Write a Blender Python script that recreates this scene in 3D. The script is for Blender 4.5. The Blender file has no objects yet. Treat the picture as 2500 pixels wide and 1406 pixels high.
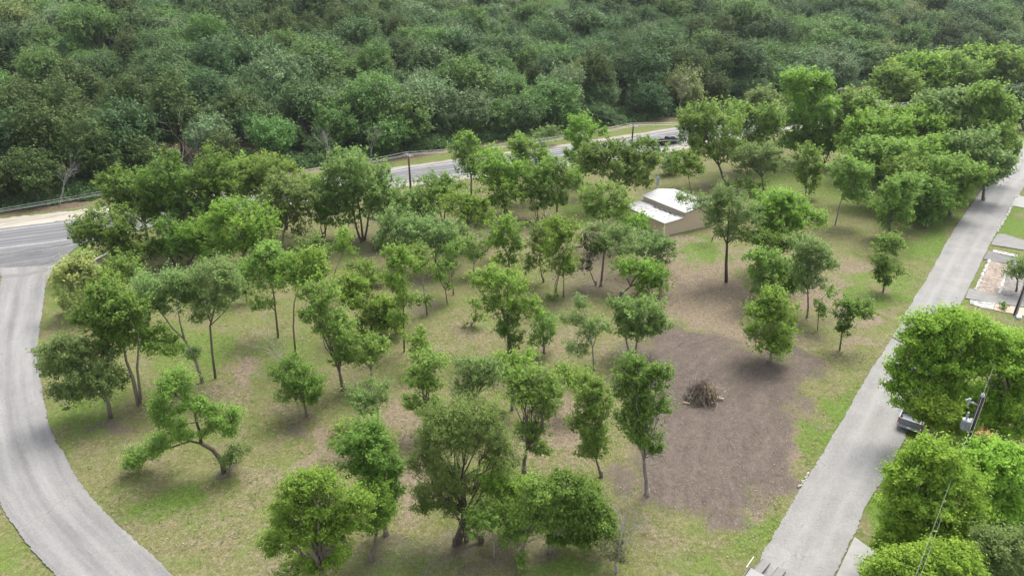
import bpy, math, random
import numpy as np
from math import radians, sin, cos, pi, sqrt, atan2
from mathutils import Vector
R = random.Random(7)

# ------------------------------------------------------------------ camera, sky, sun, exposure
sc = bpy.context.scene
COL = sc.collection
CAM_H, PITCH, F = 38.0, radians(25.0), 1667.0
cam = bpy.data.objects.new("camera", bpy.data.cameras.new("camera"))
COL.objects.link(cam)
cam.location = (0, 0, CAM_H); cam.rotation_euler = (radians(90) - PITCH, 0, 0)
cam.data.sensor_width = 36; cam.data.lens = 36 * F / 2500
cam.data.clip_end = 6000
sc.camera = cam
SUN_EL, SUN_AZ = radians(62), radians(35)     # azimuth from +Y towards +X
w = bpy.data.worlds.new("World"); sc.world = w; w.use_nodes = True
nt = w.node_tree; bg = nt.nodes["Background"]
sky = nt.nodes.new("ShaderNodeTexSky"); sky.sky_type = 'NISHITA'; sky.sun_disc = False
sky.sun_elevation = SUN_EL; sky.sun_rotation = SUN_AZ; sky.dust_density = 4; sky.ozone_density = 1
hs = nt.nodes.new("ShaderNodeHueSaturation"); hs.inputs["Saturation"].default_value = 0.35
nt.links.new(sky.outputs[0], hs.inputs["Color"]); nt.links.new(hs.outputs[0], bg.inputs[0])
bg.inputs[1].default_value = 0.15
sl = bpy.data.lights.new("sun", 'SUN'); sl.energy = 1.3; sl.angle = radians(30); sl.color = (1, .965, .9)
so = bpy.data.objects.new("sun", sl); COL.objects.link(so)
sd = Vector((sin(SUN_AZ) * cos(SUN_EL), cos(SUN_AZ) * cos(SUN_EL), sin(SUN_EL)))
so.rotation_euler = (-sd).to_track_quat('-Z', 'Y').to_euler()
sc.view_settings.view_transform = 'Standard'; sc.view_settings.look = 'None'
sc.view_settings.exposure = 1.55; sc.view_settings.gamma = 1
sc.render.engine = 'CYCLES'
sc.cycles.max_bounces = 8; sc.cycles.diffuse_bounces = 6; sc.cycles.transmission_bounces = 5
sc.cycles.glossy_bounces = 2; sc.cycles.use_denoising = True; sc.cycles.denoiser = 'OPENIMAGEDENOISE'; sc.cycles.denoising_prefilter = 'ACCURATE'

# ------------------------------------------------------------------ geometry helpers
def ray(px, py):
    u = (px - 1250) / F; v = (py - 703) / F
    return np.array([u, cos(PITCH) - v * sin(PITCH), -sin(PITCH) - v * cos(PITCH)])
def hill(x, y):
    """height of the ground: flat lot and road, then the wooded hillside"""
    x = np.asarray(x, float); y = np.asarray(y, float)
    s = (y - 155.5 - .62 * x) * .85
    a = .175 + .0009 * np.clip(x, -40, 260)
    t = np.clip((s - 7) / 22, 0, 1)
    z = a * np.clip(s - 7, 0, 420) * (t * t * (3 - 2 * t) * .55 + .45)
    z += np.clip((s - 7) / 40, 0, 1) * 2.2 * (np.sin(x * .031 + 1) * np.sin(y * .023 + x * .011) + .5 * np.sin(x * .083 + y * .05))
    return z
def side(x, y): return (y - 155.5 - .62 * x) * .85
def g(px, py, z=0.0):
    """point of the level ground seen at a photo position"""
    r = ray(px, py); t = (z - CAM_H) / r[2]
    return np.array([r[0] * t, r[1] * t, z])
def g_hill(px, py):
    r = ray(px, py); t = 60.0
    while t < 1500:
        p = r * t
        if CAM_H + p[2] <= float(hill(p[0], p[1])): break
        t += .5
    return np.array([p[0], p[1], float(hill(p[0], p[1]))])
def at_depth(px, py, Y):
    r = ray(px, py); t = Y / r[1]
    return np.array([r[0] * t, Y, CAM_H + r[2] * t])
def to_px(x, y, z):
    dy = cos(PITCH) * y - sin(PITCH) * (z - CAM_H)
    up = sin(PITCH) * y + cos(PITCH) * (z - CAM_H)
    dy = np.maximum(dy, 1e-3)
    return 1250 + F * x / dy, 703 - F * up / dy
def pxm(Y, z=0): return F / (cos(PITCH) * Y + sin(PITCH) * (CAM_H - z))     # pixels per metre

class MB:
    def __init__(s): s.v = []; s.f = []; s.m = []; s.n = 0
    def add(s, verts, faces, mi=0):
        s.v.append(np.asarray(verts, np.float32).reshape(-1, 3))
        for f in faces: s.f.append(tuple(i + s.n for i in f)); s.m.append(mi)
        s.n += len(s.v[-1]); return s
    def box(s, c, size, rz=0.0, mi=0, taper=1.0, rx=0.0):
        hx, hy, hz = size[0] / 2, size[1] / 2, size[2] / 2
        P = []
        for z, k in ((-hz, 1), (hz, taper)):
            for x, y in ((-hx, -hy), (hx, -hy), (hx, hy), (-hx, hy)): P.append((x * k, y * k, z))
        P = np.array(P)
        if rx: P = P @ np.array([[1, 0, 0], [0, cos(rx), sin(rx)], [0, -sin(rx), cos(rx)]])
        P = P @ np.array([[cos(rz), sin(rz), 0], [-sin(rz), cos(rz), 0], [0, 0, 1]])
        return s.add(P + np.array(c), [(0, 3, 2, 1), (4, 5, 6, 7), (0, 1, 5, 4), (1, 2, 6, 5), (2, 3, 7, 6), (3, 0, 4, 7)], mi)
    def tube(s, path, rad, sides=6, mi=0, cap=True):
        P = np.asarray(path, float); n = len(P)
        rad = np.broadcast_to(np.asarray(rad, float), (n,)) if np.ndim(rad) else np.full(n, rad)
        T = np.gradient(P, axis=0); T /= np.linalg.norm(T, axis=1)[:, None] + 1e-9
        ref = np.array([0, 0, 1.0]) if abs(T[0][2]) < .8 else np.array([0, 1.0, 0])
        V = []
        for i in range(n):
            a = np.cross(ref, T[i]); a /= np.linalg.norm(a) + 1e-9; b = np.cross(T[i], a)
            for k in range(sides):
                th = 2 * pi * k / sides
                V.append(P[i] + rad[i] * (a * cos(th) + b * sin(th)))
        Fc = []
        for i in range(n - 1):
            for k in range(sides):
                k2 = (k + 1) % sides
                Fc.append((i * sides + k, i * sides + k2, (i + 1) * sides + k2, (i + 1) * sides + k))
        if cap: Fc.append(tuple(range(sides))[::-1]); Fc.append(tuple((n - 1) * sides + k for k in range(sides)))
        return s.add(V, Fc, mi)
    def poly_prism(s, pts, z0, z1, mi=0):
        n = len(pts); V = [(p[0], p[1], z0) for p in pts] + [(p[0], p[1], z1) for p in pts]
        Fc = [tuple(range(n))[::-1], tuple(range(n, 2 * n))] + [(i, (i + 1) % n, n + (i + 1) % n, n + i) for i in range(n)]
        return s.add(V, Fc, mi)
    def build(s, name, mats, parent=None, origin=(0, 0, 0), smooth=False):
        me = bpy.data.meshes.new(name)
        V = (np.concatenate(s.v) if s.v else np.zeros((0, 3))) - np.asarray(origin, np.float32)
        me.from_pydata(V.tolist(), [], s.f)
        for m in (mats if isinstance(mats, (list, tuple)) else [mats]): me.materials.append(m)
        if any(s.m): me.polygons.foreach_set("material_index", s.m)
        if smooth: me.polygons.foreach_set("use_smooth", [True] * len(me.polygons))
        me.update()
        o = bpy.data.objects.new(name, me); COL.objects.link(o)
        if parent is not None: o.parent = parent
        else: o.location = origin
        return o
def tag(o, label=None, cat=None, group=None, kind=None):
    if label: o["label"] = label
    if cat: o["category"] = cat
    if group: o["group"] = group
    if kind: o["kind"] = kind
    return o
def empty(name, loc, rz=0.0):
    o = bpy.data.objects.new(name, None); COL.objects.link(o); o.location = loc; o.rotation_euler = (0, 0, rz)
    o.empty_display_size = .3
    return o

# ------------------------------------------------------------------ materials
def mat(name):
    m = bpy.data.materials.new(name); m.use_nodes = True
    return m, m.node_tree.nodes, m.node_tree.links, m.node_tree.nodes["Principled BSDF"]
def plain(name, col, rough=.6, metal=0.0, noise=.12, scale=6.0):
    m, N, L, b = mat(name)
    b.inputs["Roughness"].default_value = rough; b.inputs["Metallic"].default_value = metal
    tc = N.new("ShaderNodeTexCoord"); nz = N.new("ShaderNodeTexNoise"); nz.inputs["Scale"].default_value = scale; nz.inputs["Detail"].default_value = 5
    r = N.new("ShaderNodeValToRGB")
    r.color_ramp.elements[0].position = .3; r.color_ramp.elements[1].position = .7
    r.color_ramp.elements[0].color = (*[c * (1 - noise) for c in col], 1); r.color_ramp.elements[1].color = (*[min(1, c * (1 + noise)) for c in col], 1)
    L.new(tc.outputs["Object"], nz.inputs["Vector"]); L.new(nz.outputs[0], r.inputs[0]); L.new(r.outputs[0], b.inputs["Base Color"])
    return m
def leaf_mat(name, dark, light, trans=.52):
    m, N, L, b = mat(name)
    b.inputs["Roughness"].default_value = .5; b.inputs["Specular IOR Level"].default_value = .12
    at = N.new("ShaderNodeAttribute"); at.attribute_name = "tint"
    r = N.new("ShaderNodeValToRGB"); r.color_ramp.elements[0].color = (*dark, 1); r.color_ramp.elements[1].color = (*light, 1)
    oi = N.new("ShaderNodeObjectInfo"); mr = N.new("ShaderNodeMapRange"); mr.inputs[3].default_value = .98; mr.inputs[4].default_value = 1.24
    h = N.new("ShaderNodeHueSaturation")
    mh = N.new("ShaderNodeMapRange"); mh.inputs[3].default_value = .482; mh.inputs[4].default_value = .503
    L.new(at.outputs["Fac"], r.inputs[0]); L.new(oi.outputs["Random"], mr.inputs[0]); L.new(mr.outputs[0], h.inputs["Value"])
    L.new(oi.outputs["Random"], mh.inputs[0]); L.new(mh.outputs[0], h.inputs["Hue"])
    L.new(r.outputs[0], h.inputs["Color"]); L.new(h.outputs[0], b.inputs["Base Color"])
    tr = N.new("ShaderNodeBsdfTranslucent"); L.new(h.outputs[0], tr.inputs[0])
    mx = N.new("ShaderNodeMixShader"); mx.inputs[0].default_value = trans
    out = N["Material Output"]
    L.new(b.outputs[0], mx.inputs[1]); L.new(tr.outputs[0], mx.inputs[2]); L.new(mx.outputs[0], out.inputs[0])
    return m
LM = {
 'B': leaf_mat("leaf_bright_green", (.105, .205, .030), (.255, .410, .070)),
 'Y': leaf_mat("leaf_yellow_green", (.102, .205, .030), (.250, .415, .068)),
 'M': leaf_mat("leaf_mid_green",    (.108, .190, .038), (.245, .375, .078)),
 'D': leaf_mat("leaf_deep_green",   (.082, .158, .030), (.185, .305, .058)),
 'G': leaf_mat("leaf_grey_green",   (.115, .188, .058), (.240, .350, .112)),
 'O': leaf_mat("leaf_olive",        (.108, .178, .044), (.228, .330, .092)),
 'P': leaf_mat("leaf_cream",        (.130, .190, .045), (.470, .500, .190)),
 'R': leaf_mat("leaf_rusty",        (.085, .105, .050), (.170, .190, .095)),
 'Q': leaf_mat("leaf_pecan", (.125, .250, .028), (.300, .480, .068)),
 # hillside woods
 'f1': leaf_mat("leaf_hill_juniper",  (.040, .068, .018), (.092, .140, .036), .3),
 'f2': leaf_mat("leaf_hill_oak",      (.050, .100, .032), (.115, .195, .066), .3),
 'f3': leaf_mat("leaf_hill_greygreen",(.085, .140, .058), (.175, .255, .112), .3),
 'f4': leaf_mat("leaf_hill_elm",      (.062, .130, .032), (.140, .245, .062), .32),
 'f5': leaf_mat("leaf_hill_dark",     (.036, .074, .026), (.080, .145, .048), .3),
 'f6': leaf_mat("leaf_hill_yellow",   (.110, .150, .042), (.230, .280, .098), .32),
 'f7': leaf_mat("leaf_hill_bright",   (.050, .118, .028), (.125, .235, .058), .32),
}
BARK = plain("bark_grey_brown", (.135, .11, .085), .9, noise=.4, scale=9)
BARK_PALE = plain("bark_pale_grey", (.215, .19, .155), .9, noise=.25, scale=7)
BARK_DARK = plain("bark_dark", (.07, .05, .038), .9, noise=.3, scale=9)
TWIG = plain("twig_silver", (.26, .245, .22), .9, noise=.2, scale=9)

# ------------------------------------------------------------------ trees
def unit(n, rg):
    d = rg.normal(size=(n, 3)); return d / np.linalg.norm(d, axis=1)[:, None]
def leaf_cloud(ells, n, L, rg, fill=.1, tuft=.42, gaps=.55):
    """leaf centres inside the lobes: lobes with bumps and holes > tufts at the branch ends > leaves"""
    vol = np.array([e[1][0] * e[1][2] + .3 * e[1][0] ** 2 for e in ells]); vol /= vol.sum()
    pts, outs, tints, subs = [], [], [], []
    for (c, r), wgt in zip(ells, vol):
        c = np.array(c); r = np.array(r); m = max(40, int(n * wgt)); mk = int(m * (1 - fill))
        NT = max(12, int(mk / 24)); d = unit(NT * 2, rg)
        d[:, 2] = np.where((d[:, 2] < -.25) & (rg.random(len(d)) < .5), -d[:, 2], d[:, 2])
        B = unit(int(9 + 5 * rg.random()), rg); B[:, 2] = np.where(B[:, 2] < -.3, -B[:, 2], B[:, 2]); bs = rg.uniform(.25, .6, len(B))
        rad = .62 + (np.exp((d @ B.T - 1) * 7) * bs).max(1)
        Hh = unit(5, rg); hole = ((d @ Hh.T) > .80).any(1) & (rg.random(len(d)) < gaps)
        thin = (rad < .74) & (rg.random(len(d)) < gaps)
        ok = np.where(~(hole | thin))[0][:NT]; d = d[ok]; rad = rad[ok]; NT = len(ok)
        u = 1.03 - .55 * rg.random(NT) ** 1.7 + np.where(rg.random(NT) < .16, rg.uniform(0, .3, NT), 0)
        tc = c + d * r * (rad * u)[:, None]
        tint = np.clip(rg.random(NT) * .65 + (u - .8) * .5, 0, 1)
        ts = tuft * rg.uniform(.55, 1.35, NT)
        for q in rg.permutation(NT)[:40]: subs.append((tc[q], ts[q]))
        li = rg.integers(0, NT, mk)
        dd = d[li] * .8 + np.array([0, 0, .35]); t = rg.normal(size=(mk, 1)) * .62
        p = tc[li] + dd * t * ts[li][:, None] + rg.normal(size=(mk, 3)) * (ts[li] * .40)[:, None]
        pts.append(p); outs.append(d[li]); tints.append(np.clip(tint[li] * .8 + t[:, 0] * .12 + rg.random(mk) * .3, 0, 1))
        mf = m - mk
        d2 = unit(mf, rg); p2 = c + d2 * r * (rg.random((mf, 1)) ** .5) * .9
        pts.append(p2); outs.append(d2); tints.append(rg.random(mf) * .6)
    return np.concatenate(pts), np.concatenate(outs), np.concatenate(tints), subs
def leaf_mesh(name, ells, n, L, rg, origin, mats, fill=.15, tuft=.42, gaps=.55, ratio=.55):
    p, o, t, subs = leaf_cloud(ells, n, L, rg, fill, tuft, gaps)
    keep = p[:, 2] > .12 + float(origin[2]); p, o, t = p[keep], o[keep], t[keep]
    n = len(p)
    nm = o * .40 + np.array([0, 0, .75]) + rg.normal(size=(n, 3)) * .55
    nm /= np.linalg.norm(nm, axis=1)[:, None] + 1e-9
    a = np.cross(nm, unit(n, rg)); a /= np.linalg.norm(a, axis=1)[:, None] + 1e-9
    b = np.cross(nm, a)
    l = L * rg.uniform(.6, 1.35, (n, 1)); wd = l * ratio
    V = np.empty((n, 4, 3), np.float32)
    V[:, 0] = p - a * l * .5; V[:, 1] = p + b * wd * .5 - a * l * .05; V[:, 2] = p + a * l * .5 - nm * l * .12; V[:, 3] = p - b * wd * .5 - a * l * .05
    V = (V.reshape(-1, 3) - np.asarray(origin, np.float32)).astype(np.float32)
    me = bpy.data.meshes.new(name)
    me.vertices.add(4 * n); me.vertices.foreach_set("co", V.ravel())
    me.loops.add(4 * n); me.loops.foreach_set("vertex_index", np.arange(4 * n, dtype=np.int32))
    me.polygons.add(n); me.polygons.foreach_set("loop_start", np.arange(0, 4 * n, 4, dtype=np.int32))
    me.update(calc_edges=True)
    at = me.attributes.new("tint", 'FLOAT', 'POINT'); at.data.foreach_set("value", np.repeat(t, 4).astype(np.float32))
    for m in mats: me.materials.append(m)
    return me, subs
def bend(a, b, rg, n=5, amp=.06, up=0.0):
    a = np.array(a, float); b = np.array(b, float); L = np.linalg.norm(b - a)
    P = [a + (b - a) * t for t in np.linspace(0, 1, n)]
    off = rg.normal(size=3) * amp * L
    for i, t in enumerate(np.linspace(0, 1, n)):
        k = sin(pi * t); P[i] = P[i] + off * k + np.array([0, 0, up * L * k]) + (rg.normal(size=3) * amp * .3 * L if 0 < i < n - 1 else 0)
    return P
def wood(mb, base, ells, subs, rg, rt, fork=.5, stems=1, twigs=14, low=None):
    cen = np.mean([e[0] for e in ells], axis=0)
    for s in range(stems):
        b0 = np.array(base, float) + (np.array([rg.normal() * .35, rg.normal() * .35, 0]) if stems > 1 else 0)
        e = ells[s % len(ells)] if stems > 1 else None
        tgt = np.array(e[0]) if e is not None else cen
        fk = b0 + (tgt - b0) * fork; fk[:2] += rg.normal(size=2) * .15
        r0 = rt / (stems ** .45)
        tr = bend(b0, fk, rg, 6, .025)
        mb.tube(tr, np.linspace(r0 * 1.15, r0 * .72, 6), 7)
        mb.tube([b0 - np.array([0, 0, .15]), b0 + np.array([0, 0, .12]), b0 + np.array([0, 0, .6])], [r0 * 1.55, r0 * 1.3, r0 * 1.1], 7)
        tg = [x for i, x in enumerate(ells) if stems == 1 or i % stems == s % len(ells)] or [ells[0]]
        for (c, r) in tg:
            top = np.array(c) + np.array([0, 0, r[2] * .35])
            mb.tube(bend(fk, top, rg, 6, .06, .03), np.linspace(r0 * .6, r0 * .14, 6), 6)
            for _ in range(3):
                d = unit(1, rg)[0]; d[2] = abs(d[2]) * .7
                st = fk + (top - fk) * rg.uniform(.1, .7)
                mb.tube(bend(st, np.array(c) + d * np.array(r) * .8, rg, 5, .08, .05), np.linspace(r0 * .3, r0 * .06, 5), 5)
    if subs:
        idx = rg.permutation(len(subs))[:twigs]
        for i in idx:
            c, r = subs[i]
            near = min(ells, key=lambda e: np.linalg.norm(np.array(e[0]) - c))
            st = np.array(near[0]) + (c - np.array(near[0])) * .2
            mb.tube(bend(st, c, rg, 5, .08), np.linspace(rt * .17, rt * .05, 5), 4)
NTREE = [0]
def pxtree(name, colr, base, lobes, label, d=1.0, rt=.17, fork=.5, stems=1, twigs=22, bark=None, ls=1.0, limbs=None,
           cat="tree", group=None, depth=.8, fill=.06, gaps=.8, trunk=True, grow=None, flat=2.2):
    if grow is None: grow = 1.40 if len(lobes) <= 4 else 1.27
    NTREE[0] += 1
    rg = np.random.default_rng(1000 + NTREE[0])
    b = g(*base)
    if side(b[0], b[1]) > 7: b = g_hill(*base)
    Y = b[1]; ells = []; A = 0
    for (cx, cy, rx, ry) in lobes:
        rxm0 = rx / pxm(Y, 4)
        dY = rg.uniform(-.35, .35) * rxm0 if len(lobes) > 1 else 0
        c = at_depth(cx, cy, Y + dY); k = pxm(Y + dY, c[2])
        rm, vm = rx / k, ry / k
        ph = atan2(CAM_H - c[2], Y)
        rd = rm * depth
        q = vm ** 2 - (rd * sin(ph)) ** 2
        rz = sqrt(q) / cos(ph) if q > 0 else 0
        rz = min(max(rz, .5 * rm), flat * rm)
        if c[2] - rz < .25: c[2] = max(c[2], .25 + rz * .8)
        ells.append((c, (rm * grow, rd * grow, rz * (grow - .04)))); A += pi * rx * ry
    dist = sqrt(Y * Y + b[0] ** 2 + CAM_H ** 2)
    L = .0033 * dist * ls
    n = int(.66 * A * d / (ls ** 1.6))
    root = empty(name, b); tag(root, label, cat, group)
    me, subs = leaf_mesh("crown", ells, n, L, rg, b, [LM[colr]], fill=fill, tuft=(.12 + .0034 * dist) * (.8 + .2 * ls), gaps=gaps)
    cr = bpy.data.objects.new("crown" if cat != "bush" else "foliage", me); COL.objects.link(cr); cr.parent = root
    mb = MB()
    if limbs:
        for pl, r0, r1 in limbs:
            P = [b if i == 0 and abs(p[0] - base[0]) + abs(p[1] - base[1]) < 3 else at_depth(p[0], p[1], Y + (p[2] if len(p) > 2 else 0)) for i, p in enumerate(pl)]
            mb.tube(P, np.linspace(r0, r1, len(P)), 7)
        for i in rg.permutation(len(subs))[:twigs]:
            c, r = subs[i]; near = min(ells, key=lambda e: np.linalg.norm(np.array(e[0]) - c))
            mb.tube(bend(near[0], c, rg, 4, .1), np.linspace(rt * .16, rt * .04, 4), 4)
    elif trunk:
        wood(mb, b, ells, subs, rg, rt, fork, stems, twigs)
    if mb.n: mb.build("trunk" if cat != "bush" else "stem", bark or BARK, root, b, smooth=True)
    return root
def bare_wood(mb, base, tip, rg, r0, lev=3, spread=.55, mi=0):
    P = bend(base, tip, rg, 5, .07); mb.tube(P, np.linspace(r0, r0 * .45, 5), 5 if lev > 1 else 3, mi)
    if lev == 0: return
    L = np.linalg.norm(np.array(tip) - np.array(base)); dr = (np.array(tip) - np.array(base)) / L
    for k in range(4 if lev > 1 else 5):
        st = P[2 + (k % 3)]
        d = dr + unit(1, rg)[0] * spread * 1.3; d /= np.linalg.norm(d)
        bare_wood(mb, st, st + d * L * rg.uniform(.4, .65), rg, r0 * .5, lev - 1, spread)
def baretree(name, base, top, label, r0=.12, barkm=None, lev=3, hillside=False, spread=.6, dY=0, group=None):
    NTREE[0] += 1; rg = np.random.default_rng(3000 + NTREE[0])
    b = g_hill(*base) if hillside else g(*base)
    t = at_depth(top[0], top[1], b[1] + dY)
    root = empty(name, b); tag(root, label, "tree", group)
    mb = MB(); m1 = b + (t - b) * .55
    mb.tube(bend(b, m1, rg, 5, .04), np.linspace(r0, r0 * .75, 5), 6)
    for k in range(4):
        d = (t - b); L = np.linalg.norm(d); d = d / L + unit(1, rg)[0] * spread * .6; d[2] = abs(d[2])
        bare_wood(mb, m1 - (m1 - b) * .15 * k, m1 + d * L * .5, rg, r0 * .55, lev - 1, spread)
    mb.build("branches", barkm or TWIG, root, b)
    return root
# ------------------------------------------------------------------ ground: one sheet, level lot rising into the wooded hill
def axis(lo, hi, step, outs):
    core = np.arange(lo, hi + 1e-6, step); a = []; x = hi; s = step
    while x < outs: s *= 1.18; x += s; a.append(x)
    b = []; x = lo; s = step
    while x > -outs * .6: s *= 1.18; x -= s; b.append(x)
    return np.array(b[::-1] + list(core) + a)
GX = axis(-95, 95, .55, 1800); GY = axis(32, 200, .6, 1900)
X, Y = np.meshgrid(GX, GY); nx, ny = len(GX), len(GY)
Z = hill(X, Y)
hr = np.random.default_rng(5)
def vnoise(x, y, s, seed):
    q = np.random.default_rng(seed).random((64, 64)); xs, ys = x / s, y / s
    xi, yi = np.floor(xs).astype(int), np.floor(ys).astype(int); fx, fy = xs - xi, ys - yi
    fx = fx * fx * (3 - 2 * fx); fy = fy * fy * (3 - 2 * fy)
    A = q[yi % 64, xi % 64]; B = q[yi % 64, (xi + 1) % 64]; C = q[(yi + 1) % 64, xi % 64]; D = q[(yi + 1) % 64, (xi + 1) % 64]
    return (A * (1 - fx) + B * fx) * (1 - fy) + (C * (1 - fx) + D * fx) * fy
PX, PY = to_px(X, Y, 0 * X)
def blobs(lst):
    out = np.zeros_like(X)
    wx = PX + (vnoise(X, Y, 9, 7) - .5) * 130 + (vnoise(X, Y, 3.7, 1) - .5) * 90 + (vnoise(X, Y, 1.5, 2) - .5) * 60
    wy = PY + (vnoise(X, Y, 9, 8) - .5) * 70 + (vnoise(X, Y, 3.7, 3) - .5) * 60 + (vnoise(X, Y, 1.5, 4) - .5) * 40
    for (cx, cy, rx, ry, st, *an) in lst:
        a = radians(an[0]) if an else 0
        dx, dy = wx - cx, wy - cy
        u = (dx * cos(a) + dy * sin(a)) / rx; v = (-dx * sin(a) + dy * cos(a)) / ry
        q = np.clip(1.55 - np.sqrt(u * u + v * v) * 1.1, 0, 1)
        out = np.maximum(out, st * q * q * (3 - 2 * q))
    return out
brown = blobs([(1710, 890, 170, 80, 1, 12), (1790, 1040, 190, 130, 1), (1680, 1130, 140, 120, 1), (1985, 880, 70, 75, .9), (1900, 960, 100, 90, .9),
               (1740, 1190, 110, 60, 1), (1490, 1180, 75, 50, .75), (1760, 1240, 90, 40, .8), (1640, 1010, 120, 120, 1), (1850, 1120, 110, 110, .95, 30), (1930, 1020, 80, 80, .9, 30), (1620, 850, 90, 40, .7, 20), (1740, 690, 60, 24, .45), (1330, 480, 70, 30, .3),
               (1060, 1340, 210, 60, .45), (1200, 1310, 200, 50, .5), (740, 1020, 60, 18, .6), (270, 1020, 70, 20, .7), (550, 1165, 60, 18, .7),
               (1020, 740, 120, 30, .5), (960, 610, 130, 28, .55), (1080, 690, 90, 25, .5), (1100, 560, 300, 30, .45),
               (1760, 470, 90, 22, .5), (2110, 520, 50, 22, .5), (950, 1310, 60, 18, .7), (1340, 1350, 80, 20, .6), (1450, 680, 120, 40, .5), (1330, 870, 50, 15, .6)])
dirt = blobs([(1730, 720, 140, 80, .9, 25), (1650, 650, 90, 60, .8), (1830, 800, 130, 60, .75), (2050, 720, 95, 70, .8), (2100, 690, 60, 40, .7), (1950, 620, 60, 25, .6),
              (1360, 1060, 100, 75, .95), (1000, 1130, 55, 150, .9), (1010, 1010, 60, 50, .7), (825, 1045, 40, 26, .9), (790, 1105, 75, 28, .7, -30), (640, 1190, 120, 25, .5, -20),
              (605, 920, 30, 50, .8), (540, 960, 60, 30, .5), (1240, 930, 140, 30, .6), (1120, 820, 160, 35, .45), (1400, 830, 120, 30, .5), (1480, 880, 80, 20, .6),
              (2150, 800, 70, 26, .85), (1930, 1130, 40, 120, .8, 30), (1880, 1200, 40, 60, .8, 30), (1330, 600, 200, 60, .45), (1480, 640, 120, 50, .6),
              (330, 1080, 70, 25, .6), (760, 990, 80, 25, .5), (700, 1330, 160, 50, .45), (450, 1290, 200, 60, .35), (1620, 740, 100, 60, .7), (1560, 690, 80, 40, .6),
              (2060, 387, 90, 6, .95), (170, 1078, 40, 18, .5), (1790, 620, 50, 40, .6), (900, 900, 80, 40, .4), (2400, 790, 80, 30, .5), (1950, 1060, 40, 100, .6, 30),
              (2000, 850, 60, 40, .5), (1640, 1320, 90, 60, .4), (1330, 500, 90, 18, .4), (240, 600, 60, 10, .3), (2190, 1130, 22, 40, .9)])
lush = blobs([(470, 850, 160, 90, .6), (700, 880, 120, 90, .5), (395, 1230, 90, 60, .75, -20), (210, 1000, 70, 60, .6), (1000, 1350, 140, 40, .6), (560, 1300, 90, 40, .4),
              (1700, 612, 75, 26, .95), (2060, 470, 180, 60, .55), (2250, 560, 60, 130, .75, 32), (2150, 720, 50, 80, .7, 32), (1870, 1250, 60, 120, .6, 30), (1700, 1370, 120, 50, .5),
              (2060, 1010, 40, 120, .7, 28), (240, 610, 70, 40, .8), (150, 720, 50, 90, .8, 20), (60, 1380, 90, 60, .45), (2470, 555, 70, 60, 1), (2385, 670, 20, 40, 1, 30), (2160, 1250, 60, 110, 1),
              (2290, 1100, 150, 60, 1.2), (2200, 1090, 40, 60, 1), (2460, 790, 60, 30, .8), (1900, 440, 120, 40, .6), (1440, 520, 150, 20, .7), (1950, 847, 26, 16, .95), (1350, 1390, 160, 40, .6),
              (1150, 800, 60, 20, .5), (980, 700, 60, 20, .4), (860, 620, 60, 30, .5), (520, 560, 200, 40, .4), (2485, 330, 60, 30, .8), (1550, 320, 160, 8, .4), (900, 430, 200, 10, .7), (1250, 1000, 100, 30, .4)])
S_ = side(X, Y)
wood_ = np.clip((S_ - 6.5 + (vnoise(X, Y, 5, 9) - .5) * 5) / 3, 0, 1)
lush = np.maximum(lush, np.clip(1 - np.abs(S_ - 3.5) / 3.5, 0, 1) * .6)
Z = Z + (1 - wood_) * .07 * (vnoise(X, Y, 3, 11) - .5) - .05 + brown * .12 * (vnoise(X, Y, 1.1, 12) - .5)
# the lot lies a few centimetres above the road surfaces' underlay only where no paving is laid
me = bpy.data.meshes.new("ground")
V = np.stack([X, Y, Z], -1).reshape(-1, 3).astype(np.float32)
me.vertices.add(len(V)); me.vertices.foreach_set("co", V.ravel())
I = np.arange(nx * ny).reshape(ny, nx)
Q = np.stack([I[:-1, :-1], I[:-1, 1:], I[1:, 1:], I[1:, :-1]], -1).reshape(-1, 4)
me.loops.add(Q.size); me.loops.foreach_set("vertex_index", Q.ravel().astype(np.int32))
me.polygons.add(len(Q)); me.polygons.foreach_set("loop_start", np.arange(0, Q.size, 4, dtype=np.int32))
me.polygons.foreach_set("use_smooth", np.ones(len(Q), bool)); me.update(calc_edges=True)
for nm, arr in (("brown", brown), ("dirt", dirt), ("lush", lush), ("woodsoil", wood_)):
    a = me.attributes.new(nm, 'FLOAT', 'POINT'); a.data.foreach_set("value", arr.ravel().astype(np.float32))
PILE = g(1712, 975)
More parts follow.
